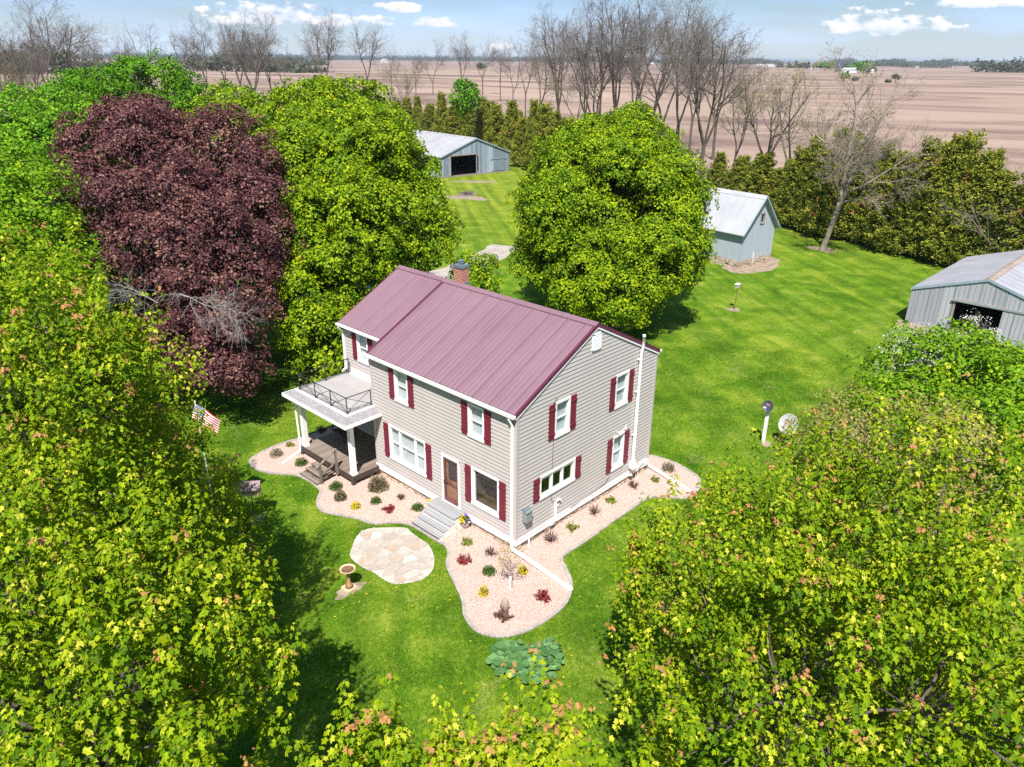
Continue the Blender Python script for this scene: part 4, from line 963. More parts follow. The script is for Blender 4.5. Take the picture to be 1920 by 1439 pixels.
LM['blossom'] = leafmat('white_blossom', [(0, (.55, .50, .48)), (.6, (.75, .72, .70)), (.8, (.14, .2, .05)), (1, (.10, .16, .03))], .2, (1, 1, .9))
LM['herb'] = leafmat('big_blue_green_leaf', [(0, (.055, .145, .042)), (.6, (.105, .225, .070)), (1, (.16, .30, .10))], .2, (1.1, 1.2, .6), .5, .3)
LM['mound'] = leafmat('boxwood_leaf', [(0, (.02, .06, .008)), (.6, (.06, .13, .015)), (1, (.12, .20, .03))], .2)
LM['olive'] = leafmat('olive_shrub_leaf', [(0, (.06, .065, .03)), (.6, (.14, .14, .06)), (1, (.30, .20, .13))], .2)
LM['red'] = leafmat('red_barberry_leaf', [(0, (.10, .012, .015)), (.6, (.24, .035, .035)), (1, (.36, .08, .06))], .2, (1.4, .6, .6))
LM['yellow'] = leafmat('gold_spirea_leaf', [(0, (.35, .26, .01)), (.6, (.62, .50, .02)), (1, (.70, .62, .08))], .25)
LM['brown'] = leafmat('brown_twig_leaf', [(0, (.06, .03, .025)), (.6, (.14, .07, .05)), (1, (.26, .15, .10))], .1)
LM['chart'] = leafmat('lime_shrub_leaf', [(0, (.08, .12, .01)), (.6, (.20, .26, .03)), (1, (.38, .33, .08))], .25)
LM['flowers'] = leafmat('pansy_petal', [(0, (.75, .55, .02)), (.45, (.80, .62, .03)), (.5, (.25, .12, .55)), (.75, (.3, .16, .6)), (.8, (.8, .8, .75)), (1, (.85, .85, .8))], .2, (1, 1, 1))
# ------------------------------------------------------------------ shrubs and garden things
def shrub(x, y, kind, r, h, label, cat='shrub', seed=0, group='shrubs planted in the gravel bed'):
    rng = np.random.default_rng(seed+int(x*31)+int(y*17)+900); z0 = .045
    mat = LM[{'mound': 'mound', 'lime': 'chart', 'olive': 'olive', 'red': 'red', 'yellow': 'yellow', 'twig': 'brown', 'dark': 'brown', 'tan': 'olive'}[kind]]
    nm = 'shrub' if kind not in ('yellow',) else 'shrub'
    root = empty(nm, (x, y, z0), label, cat, group)
    N_ = {'mound': 520, 'lime': 360, 'olive': 620, 'red': 420, 'yellow': 420, 'twig': 90, 'dark': 520, 'tan': 260}[kind]; N_ = int(N_*max(.5, min(2.2, (r/.25)**1.5)))
    lf = {'mound': .045, 'lime': .06, 'olive': .055, 'red': .06, 'yellow': .055, 'twig': .035, 'dark': .05, 'tan': .05}[kind]
    d0 = nrm(rng.normal(0, 1, (N_, 3))); d0[:, 2] = np.abs(d0[:, 2])
    if kind in ('red', 'dark', 'lime'):       # spiky arching stems
        ns = 16; sd = nrm(np.stack([rng.normal(0, 1, ns), rng.normal(0, 1, ns), .35+.7*rng.random(ns)], 1)); k = rng.integers(0, ns, N_); t = rng.random(N_)**.7
        pos = np.array((x, y, z0))+sd[k]*t[:, None]*np.array((r*1.15, r*1.15, h*1.1))*(.7+.4*((k*37) % 10)/10)[:, None]+rng.normal(0, .03, (N_, 3)); d0 = nrm(sd[k]+rng.normal(0, .5, (N_, 3)))
        sg = [(np.array((x, y, z0)), np.array((x, y, z0))+q*np.array((r, r, h)), .008, .003) for q in sd]
    else:
        lump = 1+.16*np.sin(d0[:, 0]*5+x)*np.sin(d0[:, 1]*6+y)
        rad = rng.random(N_)**.3*lump if kind != 'twig' else rng.random(N_)**.6
        pos = np.array((x, y, z0+.02))+d0*np.array((r, r, h))*rad[:, None]
        ns = 26 if kind in ('twig', 'tan', 'olive') else 12; sd = nrm(np.stack([rng.normal(0, .6, ns), rng.normal(0, .6, ns), .5+.6*rng.random(ns)], 1))
        sg = [(np.array((x, y, z0)), np.array((x, y, z0))+q*np.array((r*1.3, r*1.3, h*1.05)), .010, .004) for q in sd]
        for q in sd:
            for _ in range(2): m_ = np.array((x, y, z0))+q*np.array((r, r, h))*.6; sg.append((m_, m_+(q+rng.normal(0, .5, 3))*np.array((r, r, h))*.4, .006, .003))
    pos[:, 2] = np.maximum(pos[:, 2], z0+.01)
    tubes_np('stems', sg, MT['darkwood'] if kind != 'tan' else MT['barkpale'], root, 4)
    leaves_mesh('leaves', pos, d0+rng.normal(0, .4, (N_, 3)), d0*.5+np.array((0, 0, .7))+rng.normal(0, .4, (N_, 3)), lf*(.7+.6*rng.random(N_)), rng.random(N_), mat, root)
    return root
SH = [((630, 917), 'mound', .30, .30, 'low dark green mound shrub nearest the foot of the wooden porch steps'),
      ((638, 938), 'olive', .26, .42, 'small spiky olive shrub just below the green mound beside the porch steps'),
      ((709, 918), 'olive', .46, .62, 'largest olive green bush in the gravel, beside the porch corner post'),
      ((705, 944), 'mound', .24, .24, 'round green mound shrub between the big olive bush and the yellow shrub'),
      ((667, 954), 'yellow', .20, .26, 'golden yellow shrub near the lawn edge left of the front steps'),
      ((728, 959), 'red', .27, .24, 'spiky red shrub in the bed left of the front steps'),
      ((752, 938), 'twig', .22, .26, 'nearly bare brown twig shrub close to the wall left of the front steps'),
      ((783, 956), 'mound', .25, .24, 'round green mound shrub right beside the front steps'),
      ((875, 1020), 'lime', .24, .22, 'pale lime green shrub just in front of the flower pot'),
      ((921, 1042), 'twig', .26, .32, 'sparse reddish twig shrub in front of the picture window'),
      ((872, 1054), 'red', .28, .26, 'spiky red shrub below the pale lime shrub near the curved edging'),
      ((917, 1076), 'mound', .26, .26, 'round green mound shrub left of the young tree in the corner bed'),
      ((980, 1076), 'yellow', .17, .30, 'small yellow shrub behind the thin young tree beside the long drain pipe'),
      ((907, 1117), 'yellow', .17, .34, 'narrow upright yellow shrub left of the boulder'),
      ((1020, 1123), 'red', .30, .30, 'spiky red shrub near the end of the long white drain pipe'),
      ((945, 1160), 'dark', .30, .34, 'dark brown shrub in front of the standing boulder at the tip of the bed'),
      ((1073, 993), 'lime', .25, .24, 'lime green shrub along the gable wall between two brown shrubs'),
      ((1031, 1018), 'twig', .33, .52, 'bare brown branching shrub nearest the house corner by the gable wall'),
      ((1115, 966), 'twig', .30, .46, 'bare brown shrub in the middle of the gable wall bed'),
      ((1145, 942), 'lime', .24, .22, 'low lime green shrub between the two bare brown shrubs farther along the gable wall'),
      ((1187, 916), 'twig', .28, .34, 'bare brown shrub just below the white radon fan'),
      ((1229, 903), 'lime', .22, .22, 'bright lime shrub beside the far drain pipe'),
      ((1253, 883), 'tan', .33, .36, 'tan and green bush at the far right end of the gravel bed'),
      ((518, 856), 'tan', .33, .34, 'tan twiggy bush at the far left end of the gravel bed'),
      ((544, 837), 'lime', .22, .16, 'small flat lime green plant behind the tan bush at the left end of the bed'),
      ((565, 872), 'mound', .30, .28, 'dark green mound shrub left of the wooden porch steps'),
      ((603, 811), 'dark', .30, .30, 'dark spiky plant behind the left porch post')]
for i, ((px, py), k, r, h, lb) in enumerate(SH):
    q = G(px, py); shrub(q[0], q[1], k, r, h, lb, seed=i)
def big_leaf_patch():
    rng = np.random.default_rng(5); c = np.array((-4.21, -4.39)); root = empty('rhubarb_patch', (c[0], c[1], 0), 'broad patch of big blue green ruffled leaves in the front lawn', 'plant')
    out = [(-4.75, -3.31), (-4.36, -3.11), (-3.94, -3.19), (-3.56, -3.8), (-3.11, -4.09), (-2.88, -4.47), (-3.01, -4.95), (-3.48, -5.21), (-3.86, -5.27), (-4.17, -5.32), (-4.59, -5.25), (-4.67, -4.93), (-4.59, -4.51), (-4.88, -4.22), (-4.95, -3.82)]
    P = []
    while len(P) < 330:
        q = c+rng.uniform(-2.2, 2.2, 2)
        if inpoly(q[0], q[1], out): P.append(q)
    P = np.array(P); n = len(P); a = rng.uniform(0, 6.28, n); d = np.stack([np.cos(a), np.sin(a), -.15+0*a], 1); z = .13+.18*rng.random(n)
    s = .14+.17*rng.random(n); nn = np.stack([rng.normal(0, .36, n), rng.normal(0, .36, n), np.ones(n)], 1)
    leaves_mesh('leaves', np.stack([P[:, 0], P[:, 1], z], 1), d, nn, s, rng.random(n), LM['herb'], root, ROUND, ROUND_F)
    tubes_np('stems', [(np.array((p[0]+.05, p[1], 0)), np.array((p[0], p[1], zz)), .012, .008) for p, zz in zip(P[::2], z[::2])], MT['doorframe'], root, 4)
big_leaf_patch()
def boulder():
    q = (-2.7, -2.02); me = MB(); rng = random.Random(3); n, m_ = 10, 7
    V = []; F = []
    for i in range(m_+1):
        for k in range(n):
            ph = math.pi*i/m_; th = 2*math.pi*k/n; r = 1+.14*math.sin(3*th+i)+.1*math.sin(5*th+2*i)
            V.append((q[0]+.15*r*math.sin(ph)*math.cos(th), q[1]+.17*r*math.sin(ph)*math.sin(th), .24-.30*math.cos(ph)))
    for i in range(m_):
        for k in range(n): F.append((i*n+k, i*n+(k+1) % n, (i+1)*n+(k+1) % n, (i+1)*n+k))
    me.add(V, F); o = me.build('boulder', simple('boulder_stone', (.30, .24, .19), .9, .3, 5, .2, 0, .6), smooth=True); tag(o, 'upright rounded grey tan boulder standing in the tip of the gravel bed', 'boulder')
boulder()
def planter():
    q = (-0.19, 2.64); root = empty('flower_pot', (q[0], q[1], .045), 'barrel planter of yellow, purple and white pansies beside the front steps', 'planter')
    m = MB(); m.lathe((q[0], q[1], .045), [(.13, 0), (.17, .12), (.18, .26), (.165, .34), (.14, .34), (.13, .30)], 18); m.build('pot', simple('mottled_pot', (.30, .27, .23), .8, .4, 14), root, True)
    rng = np.random.default_rng(1); n = 240; d = nrm(rng.normal(0, 1, (n, 3))); d[:, 2] = abs(d[:, 2]); pos = np.array((q[0], q[1], .37))+d*np.array((.20, .20, .13))*rng.random((n, 1))**.3
    leaves_mesh('leaves', pos, d+rng.normal(0, .4, (n, 3)), d+np.array((0, 0, .5)), .07*(.6+.6*rng.random(n)), rng.random(n), LM['mound'], root)
    n = 60; d = nrm(rng.normal(0, 1, (n, 3))); d[:, 2] = abs(d[:, 2]); pos = np.array((q[0], q[1], .40))+d*np.array((.21, .21, .16)); v = np.clip((pos[:, 0]-q[0]-(pos[:, 1]-q[1]))*1.6+.5+rng.normal(0, .12, n), 0, 1)
    leaves_mesh('flowers', pos, d, d+np.array((0, 0, .6)), np.full(n, .075), v, LM['flowers'], root, ROUND, ROUND_F)
    q = (-.35, 4.62); root = empty('flower_pot', (q[0], q[1], .045), 'small pot of yellow pansies on the far side of the front steps', 'planter')
    m = MB(); m.lathe((q[0], q[1], .045), [(.10, 0), (.14, .30), (.12, .30), (.10, .27)], 16); m.build('pot', simple('terracotta_pot', (.36, .18, .10), .8, .2, 8), root, True)
    n = 90; d = nrm(rng.normal(0, 1, (n, 3))); d[:, 2] = abs(d[:, 2]); pos = np.array((q[0], q[1], .36))+d*np.array((.15, .15, .14))
    leaves_mesh('flowers', pos, d, d+np.array((0, 0, .6)), np.full(n, .06), rng.random(n)*.4, LM['flowers'], root, ROUND, ROUND_F)
planter()
def sapling():
    q = (-1.78, -1.42); rng = np.random.default_rng(8); root = empty('young_tree', (q[0], q[1], .045), 'thin young tree with a white trunk guard in the corner of the gravel bed', 'young tree')
    m = MB(); m.tube([(q[0], q[1], .045), (q[0], q[1], .62)], .04, 8); m.build('trunk_guard', MT['white'], root)
    sg = [(np.array((q[0], q[1], .0)), np.array((q[0]+.02, q[1], 1.25)), .018, .012)]; tip = []
    for k in range(16):
        z = .75+.85*k/16; a = rng.uniform(0, 6.28); e = np.array((q[0]+.45*math.cos(a), q[1]+.45*math.sin(a), z+.45)); s0 = np.array((q[0]+.01, q[1], min(z, 1.25))); sg.append((s0, e, .008, .004)); tip += [s0+(e-s0)*t for t in (.5, .75, 1)]
    tubes_np('trunk', sg, MT['barkpale'], root, 5); T = np.repeat(np.array(tip), 9, axis=0); n = len(T); d = rng.normal(0, 1, (n, 3))
    leaves_mesh('crown', T+rng.normal(0, .09, (n, 3)), d, rng.normal(0, .5, (n, 3))+np.array((0, 0, 1)), .045*(.6+.8*rng.random(n)), rng.random(n), LM['tan'], root)
sapling()
def birdbath():
    q = (-5.74, 2.9); root = empty('bird_bath', (q[0], q[1], 0), 'rust brown bird bath on a square base in the front lawn', 'bird bath')
    rust = simple('rusty_bath', (.30, .16, .08), .8, .35, 6); pale = simple('tan_bath_rim', (.55, .40, .24), .8, .2, 6)
    m = MB(); m.box(q[0]-.22, q[0]+.22, q[1]-.22, q[1]+.22, 0, .06); m.build('base', pale, root, bevel=.01)
    m = MB(); m.lathe((q[0], q[1], .06), [(.15, 0), (.13, .12), (.07, .22), (.055, .45), (.07, .62), (.12, .70)], 16); m.build('pedestal', rust, root, True)
    m = MB(); m.lathe((q[0], q[1], .74), [(.08, 0), (.20, .03), (.285, .10), (.29, .125), (.265, .125), (.20, .07), (.0, .05)], 24); b = m.build('bowl', pale, root, True)
    m = MB(); m.lathe((q[0], q[1], .825), [(.235, 0), (.235, .006)], 20); sub(m, 'basin', simple('bath_basin', (.16, .085, .045), .6, .4, 8), b, root)
birdbath()
def feeder():
    q = (-5.89, 9.4); a = R_(50); root = empty('bird_feeder', (q[0], q[1], 0), 'house shaped bird feeder with burgundy ribbed roof on a thin post', 'bird feeder', rz=a)
    def B(m, name, mat, par=None):
        o = mesh_np(name, m.v, [i for f in m.f for i in f], [len(f) for f in m.f], mat, root if par is None else par); return o
    wd = simple('feeder_wood', (.42, .34, .25), .8, .25, 8)
    m = MB(); m.tube([(0, 0, -.1), (0, 0, 1.28)], .022, 8); B(m, 'post', MT['blackmetal'])
    m = MB(); m.box(-.24, .24, -.36, .36, 1.28, 1.30); [m.box(*b_) for b_ in ((-.26, -.24, -.38, .38, 1.27, 1.37), (.24, .26, -.38, .38, 1.27, 1.37), (-.24, .24, -.38, -.36, 1.27, 1.37), (-.24, .24, .36, .38, 1.27, 1.37))]; B(m, 'tray', wd)
    m = MB(); [m.box(x-.018, x+.018, y-.018, y+.018, 1.3, 1.62) for x in (-.22, .22) for y in (-.34, .34)]
    for y in (-.36, .34): m.add([(-.24, y, 1.60), (.24, y, 1.60), (0, y, 1.80), (-.24, y+.02, 1.60), (.24, y+.02, 1.60), (0, y+.02, 1.80)], [(0, 1, 2), (3, 5, 4), (0, 1, 4, 3), (1, 2, 5, 4), (2, 0, 3, 5)])
    B(m, 'frame', wd)
    m = MB()
    for s in (-1, 1):
        m.add([(0, -.44, 1.84), (s*.34, -.44, 1.58), (s*.34, .44, 1.58), (0, .44, 1.84), (0, -.44, 1.825), (s*.34, -.44, 1.565), (s*.34, .44, 1.565), (0, .44, 1.825)], [(0, 1, 2, 3), (4, 5, 6, 7), (0, 1, 5, 4), (1, 2, 6, 5), (2, 3, 7, 6)])
        y = -.42
        while y < .43: m.bar((s*.01, y, 1.845), (s*.335, y, 1.592), .035, .02); y += .118
    rf = B(m, 'roof', MT['roof'])
feeder()
def dish(name, q, h, r, mat, rim, label, post, arm):
    root = empty(name, (q[0], q[1], 0), label, 'satellite dish')
    m = MB()
    if post == 'square': m.box(q[0]-.07, q[0]+.07, q[1]-.07, q[1]+.07, -.1, h)
    else: m.tube([(q[0], q[1], -.1), (q[0], q[1], h)], .04, 10)
    m.build('post', MT['white'], root)
    tc = nrm(np.array((-.85, -.35, .40))); n = nrm(tc*.85+np.array((-.69, .73, 0))*.38+np.array((0, 0, .12))); c = np.array((q[0], q[1], h+.05))+n*.12
    e1 = nrm(np.cross(n, np.array((0, 0, 1.0)))); e2 = np.cross(e1, n)
    if e2[2] < 0: e2 = -e2
    def ringmesh(rr, dep, k=28, back=0.0):
        V = []; F = []
        for i, t in enumerate(rr):
            for j in range(k): a = 2*math.pi*j/k; V.append(c+e1*t*r*math.cos(a)+e2*t*r*1.08*math.sin(a)+n*(dep*t*t-back))
        for i in range(len(rr)-1):
            for j in range(k): F.append((i*k+j, i*k+(j+1) % k, (i+1)*k+(j+1) % k, (i+1)*k+j))
        return V, F
    m = MB(); V, F = ringmesh([.02, .3, .6, .85, 1.0], .10*r*2); m.add(V, F); V, F = ringmesh([1.0, .85, .6, .3, .02], .2*r, 28, .012); m.add(V, F); d = m.build('reflector', mat, root, True)
    m = MB(); pts = [c+e1*r*1.0*math.cos(a)+e2*r*1.08*math.sin(a)+n*.2*r for a in np.linspace(0, 2*math.pi, 29)]; m.tube(pts, .012, 6, False); sub(m, 'rim', rim, d, root, True)
    m = MB(); m.bar(c-n*.02, np.array((q[0], q[1], h-.1)), .07, .07); m.build('mount', MT['grey'], root)
    if arm:
        m = MB(); f = c+n*r*1.5-e2*r*.35; m.tube([c-e2*r*1.0-n*.05, c-e2*r*.95+n*r*.8, f], .018, 6); m.bar(f-e2*.0, f-n*.14, .09, .07); m.build('feed_arm', MT['white'], root)
        m = MB()   # small pink mark on the dish face
        for (a0, b0, w0, h0) in ((-.05, .10, .09, .035), (.06, .10, .06, .05), (0, .04, .20, .022)):
            o = c+n*.035+e1*a0+e2*b0; m.add([o-e1*w0/2-e2*h0/2, o+e1*w0/2-e2*h0/2, o+e1*w0/2+e2*h0/2, o-e1*w0/2+e2*h0/2], [(0, 1, 2, 3)])
        sub(m, 'emblem', simple('pink_emblem', (.55, .22, .22), .5, .1), d, root)
dish('satellite_dish', (15.41, -2.68), 1.95, .27, simple('charcoal_dish', (.045, .055, .075), .45, .1), simple('charcoal_rim', (.03, .035, .05), .5, .1), 'dark satellite dish with a side arm on a white wooden post in the lawn', 'square', True)
dish('satellite_dish', (16.07, -3.6), 1.05, .47, simple('pale_grey_dish', (.36, .37, .39), .5, .08), MT['whitedirty'], 'large pale grey satellite dish low behind the maple tips', 'round', False)
def birdhouse():
    q = (34.41, 9.12); root = empty('bird_house', (q[0], q[1], 0), 'small weathered bird house on a thin rusty pole in the back lawn', 'bird house')
    m = MB(); m.tube([(q[0], q[1], -.1), (q[0]+.03, q[1], 1.75)], .028, 7); m.tube([(q[0], q[1], .85), (q[0], q[1], .9)], .07, 8); m.build('pole', simple('rusty_pole', (.16, .09, .06), .8, .3, 5), root)
    m = MB(); m.box(q[0]-.13, q[0]+.13, q[1]-.13, q[1]+.13, 1.75, 2.02); b = m.build('box', simple('grey_box', (.40, .36, .33), .8, .2, 6), root)
    m = MB(); m.hexa([(q[0]-.18, q[1]-.17, 2.0), (q[0]+.18, q[1]-.17, 2.06), (q[0]+.18, q[1]+.17, 2.06), (q[0]-.18, q[1]+.17, 2.0), (q[0]-.18, q[1]-.17, 2.03), (q[0]+.18, q[1]-.17, 2.09), (q[0]+.18, q[1]+.17, 2.09), (q[0]-.18, q[1]+.17, 2.03)]); sub(m, 'roof', MT['whitedirty'], b, root)
birdhouse()
def flag():
    h = (-7.03, 10.54, 5.34); root = empty('flag', (h[0], h[1], 0), 'United States flag waving from a pole at the edge of the left maple', 'flag')
    top = h[2]+.06
    m = MB(); m.tube([(h[0], h[1], -.1), (h[0], h[1], top)], .022, 8); m.lathe((h[0], h[1], top), [(.0, 0), (.035, .03), (.0, .07)], 8); m.build('flag_pole', MT['white'], root)
    fly = nrm(RT*.95+np.array((0, 0, -.62))+FW*.1); dn = nrm(np.array((0, 0, -1.0))+RT*(-.28)-FW*.25); n = nrm(np.cross(fly, dn)); Lf, Hf = 1.02, .62; nu, nv = 24, 13
    def pt(u, v): return np.array(h)+fly*u*Lf+dn*v*Hf+n*(.09*math.sin(u*7+v*1.2)*u)+np.array((0, 0, -.25))*u*u*.7
    rows = {'red': ([], []), 'whi': ([], [])}
    for j in range(13):
        k = 'red' if j % 2 == 0 else 'whi'; m = rows[k]
        for i in range(nu):
            if j < 7 and i < nu*.4: continue
            b = len(m[0]); m[0].extend([pt(i/nu, j/13), pt((i+1)/nu, j/13), pt((i+1)/nu, (j+1)/13), pt(i/nu, (j+1)/13)]); m[1].append((b, b+1, b+2, b+3))
    for k, mt_ in (('red', simple('flag_red', (.50, .02, .035), .8, .05)), ('whi', simple('flag_white', (.80, .78, .78), .8, .03))):
        m = MB(); m.add(*rows[k]); m.build('flag_stripes', mt_, root)
    m = MB(); k = int(nu*.4)+1
    for j in range(7):
        for i in range(k-1+0):
            b = len(m.v); m.add([pt(i/nu, j/13), pt((i+1)/nu, j/13), pt((i+1)/nu, (j+1)/13), pt(i/nu, (j+1)/13)], [(0, 1, 2, 3)])
    i = k-1
    for j in range(7): m.add([pt(i/nu, j/13), pt((i+1)/nu, j/13), pt((i+1)/nu, (j+1)/13), pt(i/nu, (j+1)/13)], [(0, 1, 2, 3)])
    c = m.build('canton', simple('flag_blue', (.02, .045, .16), .8, .05), root)
    m = MB()
    for a in range(9):
        for b in range(11):
            if (a+b) % 2: continue
            u, v = (.5+b)/12*.41, (.6+a)/10*7/13; o = pt(u, v)
            for sg_ in (-1, 1):
                st = [o+n*.004*sg_+fly*(.020*(1 if q % 2 == 0 else .42))*math.sin(q*math.pi/5)+dn*(-.020*(1 if q % 2 == 0 else .42))*math.cos(q*math.pi/5) for q in range(10)]
                m.add(st, [tuple(range(10))])
    sub(m, 'stars', simple('flag_star', (.8, .8, .8), .8, .02), c, root)
flag()
def swing():
    root = empty('porch_swing', (.2, 11.9, .9), 'dark slatted porch swing hanging at the back of the porch', 'porch swing')
    m = MB(); [m.box(.0+.09*k, .075+.09*k, 11.0, 12.4, .92, .945) for k in range(5)]; m.build('seat', MT['darkwood'], root)
    m = MB(); [m.box(.46+.02*k, .485+.02*k, 11.0, 12.4, .97+.11*k, 1.06+.11*k) for k in range(4)]; m.build('backrest', MT['darkwood'], root)
    for y in (11.0, 12.37): m = MB(); m.box(.0, .5, y, y+.04, 1.15, 1.18); m.box(.02, .06, y, y+.04, .92, 1.18); m.build('armrest', MT['darkwood'], root)
    for y in (11.02, 12.39): m = MB(); m.tube([(.04, y, 1.18), (.25, y, 2.4), (.25, y, 3.18)], .008, 5); m.tube([(.5, y, 1.2), (.25, y, 2.4)], .008, 5); m.build('chain', MT['blackmetal'], root)
swing()
def fire_pit():
    q = (55.97, 62.17); root = empty('fire_pit', (q[0], q[1], 0), 'fire pit heap of sticks and ash in the lawn before the far barn', 'fire pit'); rng = np.random.default_rng(3)
    m = MB(); m.prism(blob(q[0], q[1], 1.5, 1.1, 5, 20, 0, .2), 0, .12); m.build('ash', simple('ash', (.20, .17, .15), .95, .4, 3), root)
    sg = []
    for k in range(60):
        a = rng.uniform(0, 6.28); r = rng.uniform(0, 1.3); p = np.array((q[0]+r*math.cos(a), q[1]+r*.8*math.sin(a), .1+rng.random()*.35)); d = nrm(rng.normal(0, 1, 3)*np.array((1, 1, .3))); sg.append((p-d*.6, p+d*.6, .03, .02))
    tubes_np('sticks', sg, MT['barktwig'], root, 5)
fire_pit()
# ------------------------------------------------------------------ outbuildings
def barn(name, loc, rz, W_, D_, eave, ridge, doors, walls, roofm, label, ov=.15, base=0.0, basem=None, peak=None, trim=None, ribs=0):
    root = empty(name, (loc[0], loc[1], 0), label, 'barn', None, R_(rz)); pk = W_/2 if peak is None else peak; sl1 = (ridge-eave)/pk; sl2 = (ridge-eave)/(W_-pk); t = .10
    def B(m, nm, mat, par=None, bev=0):
        o = mesh_np(nm, m.v, [i for f in m.f for i in f], [len(f) for f in m.f], mat, root if par is None else par)
        return o
    def zt(u): return eave+sl1*u if u < pk else eave+sl2*(W_-u)
    z0 = base; m = MB()
    us = sorted(set([0, pk, W_]+[q for d in doors for q in (d[0], d[1])]))
    for a, b in zip(us[:-1], us[1:]):
        dd = [d for d in doors if d[0] <= a+1e-6 and d[1] >= b-1e-6]; zb = dd[0][2] if dd else z0
        if dd and dd[0][3] > z0: m.hexa([(a, 0, z0), (b, 0, z0), (b, t, z0), (a, t, z0), (a, 0, dd[0][3]), (b, 0, dd[0][3]), (b, t, dd[0][3]), (a, t, dd[0][3])])
        m.hexa([(a, 0, zb), (b, 0, zb), (b, t, zb), (a, t, zb), (a, 0, zt(a)), (b, 0, zt(b)), (b, t, zt(b)), (a, t, zt(a))])
    if ribs:
        u = ribs
        while u < W_-.05:
            dd = [d for d in doors if d[0] < u < d[1]]; zb = dd[0][2]+.15 if dd else z0
            m.box(u-.02, u+.02, -.03, 0, zb, zt(u)-.06); u += ribs
    B(m, 'front_wall', walls)
    m = MB(); m.box(0, t, t, D_, z0, eave-.02); B(m, 'side_wall', walls); m = MB(); m.box(W_-t, W_, t, D_, z0, eave-.02); B(m, 'side_wall', walls)
    m = MB(); m.add([(0, D_, z0), (W_, D_, z0), (W_, D_, eave), (pk, D_, ridge-.02), (0, D_, eave)], [(0, 1, 2, 3, 4)]); B(m, 'rear_wall', walls)
    if base:
        m = MB(); r = random.Random(9)
        for (fx, L_) in ((0, W_), (1, D_), (2, D_)):
            for row in range(2):
                u = 0
                while u < L_:
                    l = min(r.uniform(.3, .7), L_-u); n = r.uniform(0, .10); z_a, z_b = row*base/2, (row+1)*base/2-.02
                    if fx == 0: m.box(u+.01, u+l-.01, -n, .3, z_a, z_b)
                    elif fx == 1: m.box(-n, .3, u+.01, u+l-.01, z_a, z_b)
                    else: m.box(W_-.3, W_+n, u+.01, u+l-.01, z_a, z_b)
                    u += l
        B(m, 'stone_base', basem)
    rf = None
    for s in (0, 1):
        m = MB(); th = .07
        xa = -ov if s == 0 else W_+ov; za = eave-(sl1 if s == 0 else sl2)*ov; n = max(1, int((D_+2*ov)/.9))
        for k in range(n):
            y0 = -ov+(D_+2*ov)*k/n; y1 = -ov+(D_+2*ov)*(k+1)/n
            m.hexa([(xa, y0, za), (pk, y0, ridge), (pk, y1-.004, ridge), (xa, y1-.004, za), (xa, y0, za+th), (pk, y0, ridge+th), (pk, y1-.004, ridge+th), (xa, y1-.004, za+th)])
            m.hexa([(xa, y0, za+th), (pk, y0, ridge+th), (pk, y0+.05, ridge+th), (xa, y0+.05, za+th), (xa, y0, za+th+.03), (pk, y0, ridge+th+.03), (pk, y0+.05, ridge+th+.03), (xa, y0+.05, za+th+.03)])
        B(m, 'roof', roofm)
    m = MB()
    for s in (-1, 1):
        sl = sl1 if s < 0 else sl2; m.hexa([(pk, -ov-.02, ridge+.08), (pk+s*.28, -ov-.02, ridge+.08-.28*sl), (pk+s*.28, D_+ov, ridge+.08-.28*sl), (pk, D_+ov, ridge+.08), (pk, -ov-.02, ridge+.14), (pk+s*.28, -ov-.02, ridge+.125-.28*sl), (pk+s*.28, D_+ov, ridge+.125-.28*sl), (pk, D_+ov, ridge+.14)])
    B(m, 'ridge_cap', trim or roofm)
    m = MB()
    for (ua, ub) in ((-ov, pk), (W_+ov, pk)):
        za = eave-(sl1 if ua < pk else sl2)*ov; m.hexa([(ua, -ov-.03, za-.08), (ub, -ov-.03, ridge-.08), (ub, -ov, ridge-.08), (ua, -ov, za-.08), (ua, -ov-.03, za+.11), (ub, -ov-.03, ridge+.11), (ub, -ov, ridge+.11), (ua, -ov, za+.11)])
    B(m, 'rake_trim', MT['barntrim'])
    for d in doors:
        if d[3] <= z0:
            m = MB(); m.box(d[0]-.12, d[0], -.04, .12, z0, d[2]+.1); m.box(d[1], d[1]+.12, -.04, .12, z0, d[2]+.1); m.box(d[0]-.12, d[1]+.12, -.04, .12, d[2], d[2]+.16); B(m, 'door_frame', MT['barnwood'])
    m = MB(); m.box(.15, W_-.15, .2, D_-.1, .0, .03); B(m, 'floor', MT['dirtdark'])
    return root, B
MT['barntrim'] = simple('blue_grey_trim', (.24, .30, .36), .6, .1, 2)
MT['barnwood'] = simple('old_brown_board', (.28, .22, .18), .9, .3, 3)
MT['dirtdark'] = simple('barn_floor', (.16, .13, .11), .95, .3, 1)
def roofmetal(name, c, streak, stc, axis_rot, amt):
    b = NB(name); v = b.pos(); f = b.noise(b.mapv(v, (.25, 2.2, .25), (0, 0, R_(axis_rot))), 1, 5, .65); f2 = b.noise(v, .5, 4, .6)
    cc = b.ramp(f2, [(.3, tuple(x*.86 for x in c)), (.7, tuple(min(1, x*1.08) for x in c))]); cc = b.mix(b.rng(f, .48, .72, 0, amt), cc, stc)
    return b.fin(cc, .5, .4)
MT['roofA'] = roofmetal('rusting_tin_roof', (.36, .36, .37), 1, (.30, .24, .20), -7, .8)
MT['roofB'] = roofmetal('white_tin_roof', (.38, .385, .40), 1, (.32, .32, .325), 0, .5)
MT['roofC'] = roofmetal('grey_tin_roof', (.34, .34, .365), 1, (.29, .255, .25), -90, .7)
MT['wallA'] = plank('weathered_blue_board', (.13, .16, .21), (.36, .41, .49), 3.2, 'u')
MT['wallB'] = plank('pale_blue_grey_board', (.34, .38, .43), (.39, .43, .485), 6.0, 'u')
